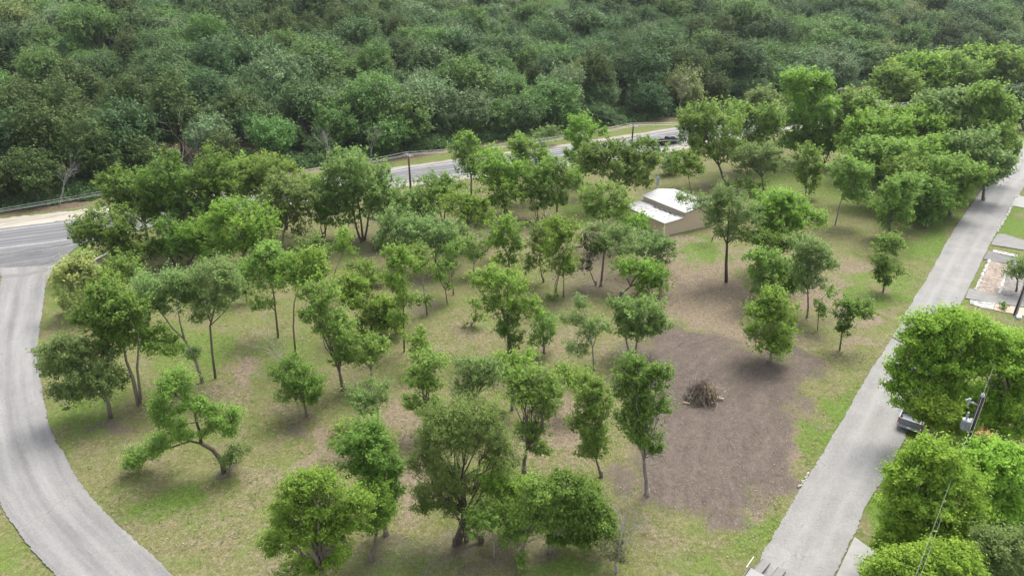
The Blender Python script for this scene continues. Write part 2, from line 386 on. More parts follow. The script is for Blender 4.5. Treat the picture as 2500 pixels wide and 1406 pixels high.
def ground_material():
    m, N, L, b = mat("ground_grass_and_soil"); b.inputs["Roughness"].default_value = .95; b.inputs["Specular IOR Level"].default_value = .1
    geo = N.new("ShaderNodeNewGeometry"); pos = geo.outputs["Position"]
    def noise(scale, det=6, rough=.6, vec=None):
        n = N.new("ShaderNodeTexNoise"); n.inputs["Scale"].default_value = scale; n.inputs["Detail"].default_value = det; n.inputs["Roughness"].default_value = rough
        L.new(vec or pos, n.inputs["Vector"]); return n.outputs[0]
    def ramp(fac, *st):
        r = N.new("ShaderNodeValToRGB"); e = r.color_ramp.elements
        while len(e) < len(st): e.new(.5)
        for k, (p, c) in enumerate(st): e[k].position = p; e[k].color = (*c, 1)
        L.new(fac, r.inputs[0]); return r.outputs[0]
    def math_(op, a, b_, clamp=False):
        n = N.new("ShaderNodeMath"); n.operation = op; n.use_clamp = clamp
        for i, v in enumerate((a, b_)):
            if v is None: continue
            if isinstance(v, (int, float)): n.inputs[i].default_value = v
            else: L.new(v, n.inputs[i])
        return n.outputs[0]
    def mix(f, a, c):
        n = N.new("ShaderNodeMix"); n.data_type = 'RGBA'; L.new(f, n.inputs[0]); L.new(a, n.inputs[6]); L.new(c, n.inputs[7]); return n.outputs[2]
    def att(nm):
        n = N.new("ShaderNodeAttribute"); n.attribute_name = nm; return n.outputs["Fac"]
    def cover(a, nz, gain=3.0, amt=1.1):
        # mask broken up by noise:  clamp((a + (noise-.5)*amt - .5)*gain + .5)
        t = math_('ADD', a, math_('MULTIPLY', math_('SUBTRACT', nz, .5), amt))
        return math_('ADD', math_('MULTIPLY', math_('SUBTRACT', t, .5), gain), .5, True)
    fine, med, big, vf = noise(2.6, 8, .78), noise(.8, 9, .75), noise(.16, 5), noise(9, 4, .75)
    dry = ramp(med, (.36, (0.062, 0.075, 0.022)), (.45, (0.094, 0.098, 0.037)), (.53, (0.128, 0.110, 0.058)), (.66, (0.164, 0.130, 0.082)))
    grs = ramp(fine, (.34, (.046, .070, .014)), (.47, (.080, .108, .022)), (.56, (.112, .128, .038)), (.68, (.165, .155, .076)))
    lushc = ramp(fine, (.34, (.040, .080, .011)), (.5, (.072, .126, .018)), (.68, (.118, .160, .036)))
    tan = ramp(fine, (.32, (.092, .070, .050)), (.44, (.135, .104, .076)), (.54, (.170, .134, .098)), (.70, (.225, .180, .134)))
    # swirled wheel tracks in the worked brown soil
    sp = N.new("ShaderNodeSeparateXYZ"); L.new(pos, sp.inputs[0])
    al = math_('ADD', math_('MULTIPLY', sp.outputs[0], .57), math_('MULTIPLY', sp.outputs[1], .82)); ac = math_('SUBTRACT', math_('MULTIPLY', sp.outputs[0], .82), math_('MULTIPLY', sp.outputs[1], .57))
    wob = math_('MULTIPLY', noise(.07, 3), 9.0); ac = math_('ADD', ac, math_('ADD', wob, math_('MULTIPLY', math_('SINE', math_('MULTIPLY', al, .13), 0.0), 2.2)))
    cb = N.new("ShaderNodeCombineXYZ"); L.new(math_('MULTIPLY', ac, 1.25), cb.inputs[0]); L.new(math_('MULTIPLY', al, .16), cb.inputs[1])
    swirl = noise(1.0, 8, .66, cb.outputs[0])
    bmix = math_('ADD', math_('MULTIPLY', swirl, .32), math_('ADD', math_('MULTIPLY', fine, .40), math_('MULTIPLY', med, .28)))
    brn = ramp(bmix, (.35, (.052, .042, .035)), (.45, (.078, .063, .053)), (.54, (.102, .083, .069)), (.67, (.150, .124, .100)))
    base = mix(cover(math_('SUBTRACT', big, .01), fine, 2.2, 1.6), dry, grs)
    base = mix(math_('MULTIPLY', cover(math_('SUBTRACT', noise(.42, 5, .65), .10), fine, 3.0, 1.5), .75), base, tan)
    base = mix(math_('MULTIPLY', cover(math_('SUBTRACT', noise(.55, 5, .65, None), .13), med, 3.0, 1.2), .6), base, lushc)
    base = mix(math_('MULTIPLY', cover(att("lush"), math_('ADD', math_('MULTIPLY', med, .55), math_('MULTIPLY', fine, .45)), 2.2, 2.2), .85), base, lushc)
    base = mix(math_('MULTIPLY', cover(att("dirt"), math_('ADD', math_('MULTIPLY', fine, .5), math_('MULTIPLY', swirl, .5)), 1.9, 2.4), .9), base, tan)
    base = mix(cover(att("brown"), math_('ADD', math_('MULTIPLY', fine, .45), math_('MULTIPLY', swirl, .55)), 1.7, 2.0), base, brn)
    soil = ramp(fine, (.35, (.055, .042, .030)), (.5, (.105, .078, .055)), (.65, (.19, .145, .105)))
    base = mix(cover(att("woodsoil"), fine, 3, .8), base, soil)
    spk = ramp(vf, (.32, (.50, .52, .50)), (.5, (1, 1, 1)), (.68, (1.55, 1.5, 1.4)))
    mm = N.new("ShaderNodeMix"); mm.data_type = 'RGBA'; mm.blend_type = 'MULTIPLY'; mm.inputs[0].default_value = .75; L.new(base, mm.inputs[6]); L.new(spk, mm.inputs[7])
    L.new(mm.outputs[2], b.inputs["Base Color"])
    bp = N.new("ShaderNodeBump"); bp.inputs["Strength"].default_value = .55; bp.inputs["Distance"].default_value = .12
    L.new(math_('ADD', fine, math_('MULTIPLY', vf, .5)), bp.inputs["Height"]); L.new(bp.outputs[0], b.inputs["Normal"])
    return m
me.materials.append(ground_material())
gnd = bpy.data.objects.new("ground", me); COL.objects.link(gnd); gnd["kind"] = "structure"

# ------------------------------------------------------------------ roads and paving
def strip(name, pairs, z, m, n=240, mcross=10, jit=.12, seed=1, v0=0.0, v1=1.0):
    """paved sheet between two traced edges; attributes along (m) and across (0..1)"""
    rg = np.random.default_rng(seed)
    A = np.array([g(*p[0])[:2] for p in pairs]); B = np.array([g(*p[1])[:2] for p in pairs])
    def cr(P, t):
        k = len(P) - 1; x = t * k; i = int(min(k - 1, x)); f = x - i
        p0, p1, p2, p3 = P[max(i - 1, 0)], P[i], P[i + 1], P[min(i + 2, k)]
        return .5 * (2 * p1 + (p2 - p0) * f + (2 * p0 - 5 * p1 + 4 * p2 - p3) * f * f + (3 * p1 - p0 - 3 * p2 + p3) * f ** 3)
    ja = rg.normal(size=n + 1); jb = rg.normal(size=n + 1)
    ks = np.array([.25, .5, .25]); ja = np.convolve(ja, ks, 'same') + .55 * np.interp(np.arange(n + 1), np.arange(0, n + 9, 8), rg.normal(size=len(np.arange(0, n + 9, 8)))); jb = np.convolve(jb, ks, 'same') + .55 * np.interp(np.arange(n + 1), np.arange(0, n + 9, 8), rg.normal(size=len(np.arange(0, n + 9, 8))))
    Vv, al, ac = [], [], []; dist = 0; prev = None
    for i in range(n + 1):
        t = i / n; a, b_ = cr(A, t), cr(B, t); c = (a + b_) / 2
        if prev is not None: dist += np.linalg.norm(c - prev)
        prev = c; dirn = (b_ - a) / (np.linalg.norm(b_ - a) + 1e-6)
        if v0 == 0: a = a + dirn * ja[i] * jit
        if v1 == 1: b_ = b_ + dirn * jb[i] * jit
        for j in range(mcross + 1):
            v = v0 + (v1 - v0) * j / mcross
            p = a + (b_ - a) * v; Vv.append((p[0], p[1], z)); al.append(dist); ac.append(v)
    me = bpy.data.meshes.new(name); V = np.array(Vv, np.float32)
    if len(V) and jit > 0:
        pass
    me.vertices.add(len(V)); me.vertices.foreach_set("co", V.ravel())
    I = np.arange(len(V)).reshape(n + 1, mcross + 1)
    Q = np.stack([I[:-1, :-1], I[:-1, 1:], I[1:, 1:], I[1:, :-1]], -1).reshape(-1, 4)
    a3 = V[Q[:, 0]]; nrm = np.cross(V[Q[0, 1]] - V[Q[0, 0]], V[Q[0, 3]] - V[Q[0, 0]])
    if nrm[2] < 0: Q = Q[:, ::-1]
    me.loops.add(Q.size); me.loops.foreach_set("vertex_index", Q.ravel().astype(np.int32))
    me.polygons.add(len(Q)); me.polygons.foreach_set("loop_start", np.arange(0, Q.size, 4, dtype=np.int32)); me.update(calc_edges=True)
    for nm, arr in (("along", al), ("across", ac)):
        a = me.attributes.new(nm, 'FLOAT', 'POINT'); a.data.foreach_set("value", np.array(arr, np.float32))
    me.materials.append(m); o = bpy.data.objects.new(name, me); COL.objects.link(o); o["kind"] = "structure"
    return o
def paving(name, lo, hi, width, streak=.5, edge=None, tracks=None, scale=1.0, crack=.0, tint=None):
    m, N, L, b = mat(name); b.inputs["Roughness"].default_value = .85; b.inputs["Specular IOR Level"].default_value = .25
    geo = N.new("ShaderNodeNewGeometry")
    def att(nm): n = N.new("ShaderNodeAttribute"); n.attribute_name = nm; return n.outputs["Fac"]
    def M(op, a, c, clamp=False):
        n = N.new("ShaderNodeMath"); n.operation = op; n.use_clamp = clamp
        for i, v in enumerate((a, c)):
            if isinstance(v, (int, float)): n.inputs[i].default_value = v
            elif v is not None: L.new(v, n.inputs[i])
        return n.outputs[0]
    def nz(s, vec, det=7, ro=.65):
        n = N.new("ShaderNodeTexNoise"); n.inputs["Scale"].default_value = s; n.inputs["Detail"].default_value = det; n.inputs["Roughness"].default_value = ro; L.new(vec, n.inputs["Vector"]); return n.outputs[0]
    cb = N.new("ShaderNodeCombineXYZ"); L.new(M('MULTIPLY', att("along"), .06), cb.inputs[0]); L.new(M('MULTIPLY', att("across"), width * .8), cb.inputs[1])
    st = nz(1.2, cb.outputs[0]); fi = nz(4.5 * scale, geo.outputs["Position"]); mi = nz(.35 * scale, geo.outputs["Position"], 6, .6); vf = nz(8.5, geo.outputs["Position"], 6, .85)
    f = M('ADD', M('MULTIPLY', st, streak), M('MULTIPLY', M('ADD', M('MULTIPLY', fi, .45), M('MULTIPLY', mi, .55)), 1 - streak))
    f = M('ADD', M('MULTIPLY', M('SUBTRACT', f, .5), 3.8), .5, True)
    r = N.new("ShaderNodeValToRGB"); r.color_ramp.elements[0].color = (*lo, 1); r.color_ramp.elements[1].color = (*hi, 1); L.new(f, r.inputs[0]); col = r.outputs[0]
    def mixc(fac, c, other, mode='MIX'):
        n = N.new("ShaderNodeMix"); n.data_type = 'RGBA'; n.blend_type = mode
        if isinstance(fac, float): n.inputs[0].default_value = fac
        else: L.new(fac, n.inputs[0])
        L.new(c, n.inputs[6])
        if isinstance(other, tuple): n.inputs[7].default_value = (*other, 1)
        else: L.new(other, n.inputs[7])
        return n.outputs[2]
    for (c, wd, colr, amt) in (tracks or []):
        d = M('ABSOLUTE', M('SUBTRACT', att("across"), c), None)
        k = M('SUBTRACT', 1.0, M('DIVIDE', d, wd), True)
        k = M('MULTIPLY', M('MULTIPLY', k, amt), M('ADD', .45, st), True)
        col = mixc(k, col, colr)
    if crack:
        vo = N.new("ShaderNodeTexVoronoi"); vo.feature = 'DISTANCE_TO_EDGE'; vo.inputs["Scale"].default_value = .32
        dv = N.new("ShaderNodeVectorMath"); dv.operation = 'ADD'; nn = N.new("ShaderNodeTexNoise"); nn.inputs["Scale"].default_value = .8; nn.inputs["Detail"].default_value = 6
        L.new(geo.outputs["Position"], nn.inputs["Vector"]); sc2 = N.new("ShaderNodeVectorMath"); sc2.operation = 'SCALE'; sc2.inputs["Scale"].default_value = 2.6; L.new(nn.outputs["Color"], sc2.inputs[0])
        L.new(geo.outputs["Position"], dv.inputs[0]); L.new(sc2.outputs[0], dv.inputs[1]); L.new(dv.outputs[0], vo.inputs["Vector"])
        k = M('SUBTRACT', 1.0, M('DIVIDE', vo.outputs["Distance"], .012), True)
        k = M('MULTIPLY', k, M('MULTIPLY', M('SUBTRACT', mi, .47), 6.0, True), True)
        col = mixc(M('MULTIPLY', k, crack), col, tuple(c * .55 for c in lo))
    sp = N.new("ShaderNodeValToRGB"); sp.color_ramp.elements[0].position = .34; sp.color_ramp.elements[0].color = (.74, .74, .75, 1)
    sp.color_ramp.elements[1].position = .64; sp.color_ramp.elements[1].color = (1.2, 1.2, 1.18, 1); L.new(vf, sp.inputs[0])
    col = mixc(.7, col, sp.outputs[0], 'MULTIPLY')
    L.new(col, b.inputs["Base Color"])
    bp = N.new("ShaderNodeBump"); bp.inputs["Strength"].default_value = .3; bp.inputs["Distance"].default_value = .03; L.new(vf, bp.inputs["Height"]); L.new(bp.outputs[0], b.inputs["Normal"])
    return m
M_STREET = paving("worn_pale_asphalt", (0.135, 0.132, 0.125), (0.221, 0.216, 0.206), 5, .25, tracks=[(.33, .13, (0.230, 0.226, 0.216), .5), (.7, .13, (0.230, 0.226, 0.216), .5)], crack=.8)
M_CURVE = paving("streaked_pale_asphalt", (0.118, 0.116, 0.114), (0.209, 0.204, 0.196), 6, .62, tracks=[(.25, .1, (0.218, 0.215, 0.205), .6), (.62, .1, (0.218, 0.215, 0.205), .6), (.45, .07, (0.114, 0.114, 0.114), .5)], crack=.8)
M_HWY = paving("highway_chip_seal", (0.097, 0.097, 0.101), (0.152, 0.152, 0.155), 11, .6, tracks=[(.30, .035, (0.066, 0.066, 0.073), .9), (.43, .035, (0.066, 0.066, 0.073), .9), (.60, .035, (0.071, 0.071, 0.079), .9), (.73, .035, (0.071, 0.071, 0.079), .9), (.51, .03, (0.173, 0.173, 0.173), .5)])
M_APRON = paving("patched_junction_seal", (.03, .031, .034), (.20, .198, .195), 10, .68, scale=1.6, tracks=[(.5, .22, (.09, .09, .095), .8)])
M_CAL = paving("pale_caliche_gravel", (0.203, 0.178, 0.137), (0.356, 0.326, 0.275), 4, .55)
M_SHOULD = paving("dusty_shoulder", (0.182, 0.163, 0.137), (0.264, 0.244, 0.214), 3, .4)
strip("street", [((1790, 1490), (1995, 1490)), ((1845, 1382), (2045, 1390)), ((1899, 1289), (2085, 1300)), ((1946, 1206), (2126, 1213)), ((1982, 1148), (2165, 1155)), ((2028, 1073), (2203, 1080)),
                 ((2068, 1008), (2232, 1010)), ((2118, 918), (2268, 920)), ((2176, 828), (2308, 828)), ((2212, 763), (2335, 763)), ((2266, 673), (2380, 673)), ((2316, 583), (2424, 583)),
                 ((2356, 522), (2462, 522)), ((2403, 457), (2500, 457)), ((2470, 375), (2560, 375)), ((2530, 310), (2610, 310)), ((2600, 250), (2680, 250))], .040, M_STREET, 700, 12, .07)
strip("curved_road", [((215, 1500), (470, 1465)), ((140, 1410), (421, 1406)), ((85, 1350), (346, 1332)), ((40, 1290), (284, 1278)), ((0, 1228), (230, 1220)), ((-22, 1165), (187, 1166)),
                      ((-35, 1100), (155, 1105)), ((-42, 1040), (122, 1044)), ((-46, 950), (103, 950)), ((-40, 850), (94, 846)), ((-26, 790), (99, 792)), ((-2, 706), (112, 702)), ((4, 665), (128, 660)), ((-6, 655), (136, 648))], .040, M_CURVE, 600, 12, .07, 2)
HW = [((-260, 590), (-260, 655)), ((-150, 577), (-150, 634)), ((0, 559), (0, 613)), ((220, 530), (200, 587)), ((450, 492), (430, 545)), ((700, 456), (690, 495)), ((810, 439), (800, 478)), ((980, 413), (978, 448)),
      ((1100, 395), (1110, 432)), ((1340, 363), (1350, 402)), ((1500, 343), (1520, 376)), ((1640, 318), (1665, 354)), ((1900, 279), (1930, 309)), ((2140, 236), (2170, 263)), ((2400, 198), (2440, 222)), ((2900, 130), (2950, 148))]
strip("highway", HW, .044, M_HWY, 400, 16, .05, 3)
for a, b_ in ((.10, .118), (.885, .9)):
    strip("lane_line", HW, .050, plain("road_paint_white", (.36, .36, .35), .7, noise=.3, scale=3), 200, 1, 0, 3, a, b_)
strip("gravel_shoulder", [((-260, 560), (-260, 592)), ((0, 534), (0, 561)), ((140, 519), (140, 542)), ((280, 503), (270, 524)), ((450, 480), (450, 494)), ((700, 450), (700, 457))], .036, M_CAL, 160, 6, .35, 4)
strip("dusty_verge", [((690, 495), (700, 503)), ((978, 446), (990, 458)), ((1350, 400), (1370, 409)), ((1665, 352), (1690, 362)), ((2170, 261), (2180, 268))], .036, M_SHOULD, 160, 4, .3, 5)
strip("dusty_verge", [((700, 450), (700, 457)), ((980, 407), (980, 414)), ((1340, 358), (1340, 364)), ((1640, 313), (1640, 319)), ((2140, 231), (2140, 237))], .036, M_SHOULD, 160, 4, .3, 6)
def slab(name, pts, m, z=.05, thick=.10, kind="structure", sub=None, label=None, cat=None):
    P = [g(*p) for p in pts]
    if len(P) > 2:
        ar = sum(P[i][0] * P[(i + 1) % len(P)][1] - P[(i + 1) % len(P)][0] * P[i][1] for i in range(len(P)))
        if ar < 0: P = P[::-1]
    mb = MB(); mb.poly_prism(P, z - thick, z); o = mb.build(name, m)
    if kind: o["kind"] = kind
    if label: tag(o, label, cat)
    return o
strip("junction_apron", [((-140, 632), (-140, 700)), ((-60, 622), (-60, 690)), ((0, 611), (0, 676)), ((60, 603), (66, 664)), ((120, 596), (122, 655)), ((170, 590), (158, 630)), ((205, 585), (200, 597)), ((290, 570), (290, 576))], .0395, M_APRON, 160, 12, .1, 7)
slab("drain_seam", [(8, 671), (60, 668), (118, 655), (117, 661), (60, 675), (6, 680)], plain("damp_asphalt", (.13, .125, .115), .8), .056, .02)
M_CONC = plain("concrete_light", (0.213, 0.209, 0.195), .85, noise=.1, scale=1.2)
M_CONC2 = plain("concrete_grey", (0.145, 0.141, 0.132), .85, noise=.14, scale=1.0)
M_DARKDR = plain("asphalt_drive", (0.111, 0.108, 0.106), .9, noise=.15, scale=1.0)
def gravelmat(name, a, b_, s):
    m, N, L, b = mat(name); b.inputs["Roughness"].default_value = .9
    vo = N.new("ShaderNodeTexVoronoi"); vo.inputs["Scale"].default_value = s; geo = N.new("ShaderNodeNewGeometry"); L.new(geo.outputs["Position"], vo.inputs["Vector"])
    r = N.new("ShaderNodeValToRGB"); r.color_ramp.elements[0].color = (*a, 1); r.color_ramp.elements[1].color = (*b_, 1); sp = N.new("ShaderNodeSeparateColor"); L.new(vo.outputs["Color"], sp.inputs[0]); L.new(sp.outputs[0], r.inputs[0])
    L.new(r.outputs[0], b.inputs["Base Color"]); bp = N.new("ShaderNodeBump"); bp.inputs["Strength"].default_value = .8; bp.inputs["Distance"].default_value = .08; L.new(vo.outputs["Distance"], bp.inputs["Height"]); bp.invert = True; L.new(bp.outputs[0], b.inputs["Normal"])
    return m
M_TANG = gravelmat("river_gravel_tan", (0.111, 0.085, 0.064), (0.264, 0.213, 0.170), 3.5)
M_WHITEG = gravelmat("white_limestone_rock", (0.128, 0.123, 0.120), (0.375, 0.366, 0.348), 3.0)
M_MULCH = gravelmat("grey_mulch", (0.084, 0.073, 0.066), (0.210, 0.189, 0.175), 4)
slab("driveway", [(2484, 478), (2560, 492), (2560, 520), (2473, 503)], M_CONC, .062)
slab("driveway", [(2436, 572), (2452, 572), (2500, 588), (2600, 606), (2600, 634), (2500, 611), (2420, 598), (2424, 588)], M_CONC2, .062)
slab("driveway", [(2414, 613), (2466, 629), (2600, 662), (2600, 680), (2468, 646), (2400, 633)], M_DARKDR, .062)
slab("driveway", [(2365, 705), (2450, 722), (2500, 727), (2620, 745), (2620, 775), (2500, 750), (2430, 741), (2357, 729)], M_CONC2, .066)
slab("gravel_bed", [(2416, 636), (2466, 648), (2436, 719), (2381, 709)], M_TANG, .058)
slab("mulch_bed", [(2468, 648), (2540, 662), (2520, 728), (2438, 720)], M_MULCH, .052)
slab("gravel_bed", [(2368, 733), (2430, 741), (2425, 756), (2395, 752), (2368, 742)], M_WHITEG, .070)
slab("gravel_bed", [(2425, 610), (2440, 613), (2484, 623), (2484, 629), (2450, 622), (2423, 615)], M_WHITEG, .058)
slab("footpath", [(2431, 742), (2500, 752), (2620, 775), (2620, 796), (2500, 772), (2426, 757)], plain("pink_granite_path", (.33, .25, .19), .9, noise=.12, scale=3), .060)
slab("driveway", [(2086, 1311), (2113, 1331), (2150, 1350), (2160, 1440), (2020, 1460), (2042, 1404)], M_CONC, .062)
slab("mulch_bed", [(2375, 1045), (2425, 1040), (2432, 1075), (2390, 1095), (2370, 1080)], plain("red_mulch", (.17, .032, .02), .9, noise=.35, scale=4), .06)
# rows of white edging stones along the gravel bed and the street
def stones(name, line, n, size, label, seed, m=None):
    rg = np.random.default_rng(seed); P = [g(*p) for p in line]; seg = [np.linalg.norm(P[i + 1] - P[i]) for i in range(len(P) - 1)]; T = sum(seg); mb = MB()
    for k in range(n):
        t = T * (k + .5) / n; i = 0
        while i < len(seg) - 1 and t > seg[i]: t -= seg[i]; i += 1
        c = P[i] + (P[i + 1] - P[i]) * t / seg[i] + np.array([rg.normal() * .06, rg.normal() * .06, .09])
        s = size * rg.uniform(.7, 1.3, 3); q = unit(14, rg) * s * .5
        import itertools
        V = []
        for zz, rr in ((-.5, .8), (0, 1.0), (.45, .55)):
            for a in range(6):
                V.append(c + np.array([cos(a * pi / 3 + k) * s[0] * .5 * rr * rg.uniform(.85, 1.15), sin(a * pi / 3 + k) * s[1] * .5 * rr, zz * s[2] * .7]))
        Fc = [tuple(range(6))[::-1], tuple(range(12, 18))] + [(r * 6 + a, r * 6 + (a + 1) % 6, (r + 1) * 6 + (a + 1) % 6, (r + 1) * 6 + a) for r in range(2) for a in range(6)]
        mb.add(V, Fc)
    o = mb.build(name, m or ROCK); tag(o, label, "stones", kind="stuff"); return o
ROCK = plain("limestone_white", (.45, .43, .39), .9, noise=.15, scale=4)
stones("edging_stones", [(2416, 636), (2381, 709)], 34, .42, "white stones edging the gravel bed on its street side", 1)
stones("edging_stones", [(2466, 648), (2437, 719)], 34, .42, "white stones between the gravel bed and the grey mulch", 2)
stones("edging_stones", [(2484, 478), (2460, 522), (2434, 568)], 46, .40, "white stones lining the street beside the green lawn", 3)

stones("scattered_stones", [(1975, 1152), (1965, 1172), (1950, 1190)], 16, .15, "white chips of rock by the left edge of the street", 5)
# ------------------------------------------------------------------ metal shed building
M_SIDE = plain("tan_metal_siding", (.43, .345, .235), .5, noise=.05, scale=2)
M_ROOF = plain("white_metal_roof", (.31, .31, .305), .5, noise=.07, scale=.8)
M_TRIM = plain("cream_trim", (.72, .68, .58), .5, noise=.03)
P0, P1, P2 = g(1620, 577), g(1744, 548), g(1529, 533)
e = (P1 - P0); Le = np.linalg.norm(e); e /= Le
nrm = np.array([-e[1], e[0], 0]); Ln = 10.0
bld = empty("shed_building", P0, atan2(e[1], e[0])); tag(bld, "tan metal sided shed with low white roofs among the trees", "building")
def siding(mb, x0, y0, x1, y1, z0, z1, zt1=None, step=.29):
    """a wall of lapped horizontal boards, from (x0,y0) to (x1,y1); the top may slope to zt1"""
    dx, dy = x1 - x0, y1 - y0; Lw = sqrt(dx * dx + dy * dy); nx_, ny_ = dy / Lw, -dx / Lw
    zt1 = z1 if zt1 is None else zt1; n = int(math.ceil((max(z1, zt1) - z0) / step))
    for i in range(n):
        a, b_ = z0 + i * step, z0 + (i + 1) * step
        ta, tb = min(b_, z1), min(b_, zt1)
        if ta <= a and tb <= a: break
        ta, tb = max(ta, a), max(tb, a)
        mb.add([(x0 + nx_ * .06, y0 + ny_ * .06, a), (x1 + nx_ * .06, y1 + ny_ * .06, a), (x1, y1, tb), (x0, y0, ta)], [(0, 1, 2, 3)])
        mb.add([(x0, y0, a), (x1, y1, a), (x1 + nx_ * .06, y1 + ny_ * .06, a), (x0 + nx_ * .06, y0 + ny_ * .06, a)], [(3, 2, 1, 0)])
LT = 4.1; H0, H1, H2, H3 = 2.15, 2.42, 3.25, 3.85
mb = MB(); siding(mb, 0, 0, LT, 0, 0, H0, H1); siding(mb, LT, 0, Le, 0, 0, H2)
# gable triangle over the tall part
mid = (LT + Le) / 2
mb.add([(LT, 0, H2), (Le, 0, H2), (mid, 0, H3)], [(0, 1, 2)])
mb.build("wall", M_SIDE, bld)
mb = MB(); siding(mb, 0, Ln, 0, 0, 0, H0); mb.build("wall", M_SIDE, bld)
mb = MB(); siding(mb, Le, 0, Le, Ln, 0, H2); mb.build("wall", M_SIDE, bld)
mb = MB(); siding(mb, Le, Ln, 0, Ln, 0, H0); mb.add([(LT, Ln, H0), (Le, Ln, H0), (Le, Ln, H2), (mid, Ln, H3), (LT, Ln, H2)], [(4, 3, 2, 1, 0)]); mb.build("wall", M_SIDE, bld)
mb = MB(); siding(mb, LT, Ln, LT, 0, H1 - .3, H2); mb.build("wall", M_SIDE, bld)
def roof_sheet(mb, a, b_, c, d, th=.07, ribs=0):
    a, b_, c, d = map(np.array, (a, b_, c, d)); t = np.array([0, 0, th])
    mb.add([a, b_, c, d, a + t, b_ + t, c + t, d + t], [(0, 3, 2, 1), (4, 5, 6, 7), (0, 1, 5, 4), (1, 2, 6, 5), (2, 3, 7, 6), (3, 0, 4, 7)])
    for k in range(ribs):
        f = (k + .5) / ribs; p = a + (d - a) * f + t; q = b_ + (c - b_) * f + t
        mb.tube([p, q], .035, 4)
mb = MB(); roof_sheet(mb, (-.25, -.25, H0 + .02), (LT - .04, -.25, H1 + .03), (LT - .04, Ln + .2, H1 + .03), (-.25, Ln + .2, H0 + .02), ribs=16)
lowr = mb.build("roof", M_ROOF, bld)
mb = MB()
roof_sheet(mb, (LT - .3, -.35, H2 - .02), (mid, -.35, H3 + .04), (mid, Ln + .3, H3 + .04), (LT - .3, Ln + .3, H2 - .02), ribs=16)
roof_sheet(mb, (mid, -.35, H3 + .044), (Le + .35, -.35, H2 - .02), (Le + .35, Ln + .3, H2 - .02), (mid, Ln + .3, H3 + .044), ribs=16)
mb.build("roof", M_ROOF, bld)
mb = MB(); mb.box((-.02, -.02, H0 / 2), (.12, .12, H0)); mb.build("corner_trim", M_TRIM, bld)
mb = MB(); mb.box((Le + .03, -.03, H2 / 2), (.12, .12, H2)); mb.build("corner_trim", M_TRIM, bld)
o = empty("leaf_litter", P0, atan2(e[1], e[0])); tag(o, "dark leaves drifted along the low white roof by the wall", "leaves", kind="stuff")
mb = MB(); rl = np.random.default_rng(9)
for k in range(520):
    if k < 430: yy = rl.uniform(1.2, 6.6); xx = LT - .62 - abs(rl.normal()) * .16 + .12 * sin(yy * 5)
    else: yy = rl.uniform(.5, 9); xx = rl.uniform(.5, 3.6)
    z = H0 + (H1 - H0) * xx / LT + .125; s = rl.uniform(.06, .16); th = rl.uniform(0, 6.28)
    c = np.array([xx, yy, z]); u = np.array([cos(th), sin(th), .15]) * s; v_ = np.array([-sin(th), cos(th), .1]) * s * .6
    mb.add([c - u, c + v_, c + u, c - v_], [(0, 1, 2, 3)])
x_ = mb.build("dry_leaves", plain("dry_leaf_dark", (.06, .05, .04), .9), o)
# ------------------------------------------------------------------ trees of the lot (traced crown by crown)
T = pxtree
GL = None
T("flowering_tree", 'P', (200, 768), [(182, 665, 40, 30), (168, 705, 34, 34), (208, 690, 34, 36), (178, 742, 30, 22)], "pale cream flowering tree on the grass beside the curved road", d=.9, rt=.12, ls=1.0)
T("elm_tree", 'D', (347, 662), [(262, 565, 62, 44), (215, 575, 30, 28), (305, 590, 40, 38), (335, 615, 40, 30)], "leaning broad green tree behind the low beige wall sign", rt=.2, limbs=[([(347, 662), (338, 630), (320, 600), (300, 580)], .2, .08), ([(338, 630), (326, 612), (312, 596), (270, 570)], .13, .04)])
T("elm_tree", 'M', (300, 715), [(292, 655, 34, 26), (262, 690, 22, 24), (320, 672, 30, 20)], "small thin-crowned tree just right of the beige wall sign", d=.7, rt=.1)
T("elm_tree", 'D', (365, 600), [(315, 455, 48, 34), (300, 490, 36, 40), (355, 500, 50, 48), (400, 530, 48, 45)], "large deep green tree hiding the leftmost utility pole", rt=.24)
T("elm_tree", 'D', (470, 608), [(410, 432, 55, 38), (440, 480, 60, 52), (470, 520, 52, 45)], "deep green tree with a bare grey twig patch in its crown", rt=.24)
T("elm_tree", 'D', (540, 590), [(522, 430, 54, 44), (540, 480, 46, 45), (515, 520, 40, 36)], "rounded deep green tree directly above the bright yellow-green pair", rt=.24)
baretree("bare_tree", (452, 560), (437, 395), "bare grey twiggy tree poking through the deep green crowns at left", .1, lev=3)
T("elm_tree", 'D', (430, 652), [(412, 575, 36, 30), (425, 612, 34, 28), (395, 605, 24, 28)], "small dark tree with three trunks left of the yellow-green pair", stems=3, rt=.2)
T("elm_tree", 'Y', (460, 645), [(500, 580, 50, 36), (465, 590, 32, 32), (520, 615, 44, 30)], "yellow-green tree, the lower left one of the bright pair", rt=.17)
T("elm_tree", 'Y', (597, 668), [(590, 540, 62, 40), (545, 545, 45, 36), (632, 575, 36, 40), (590, 605, 45, 32)], "broad bright yellow-green tree, the larger of the bright pair", rt=.2)
T("elm_tree", 'M', (640, 560), [(628, 425, 48, 34), (612, 470, 40, 40), (655, 460, 40, 40)], "mid green tree in front of the dark hillside left of the wires", rt=.18)
T("hackberry_tree", 'O', (689, 604), [(700, 470, 50, 42), (680, 510, 40, 50), (730, 500, 28, 42), (700, 548, 34, 30)], "tall olive tree with one slender pale trunk beside the hedgerow", rt=.14, bark=BARK_PALE, d=.9)
T("dense_bush", 'D', (790, 585), [(790, 480, 45, 34), (770, 520, 34, 36), (820, 525, 36, 34)], "dark tangled understory tree in the hedgerow, leftmost dark trunks", stems=3, bark=BARK_DARK)
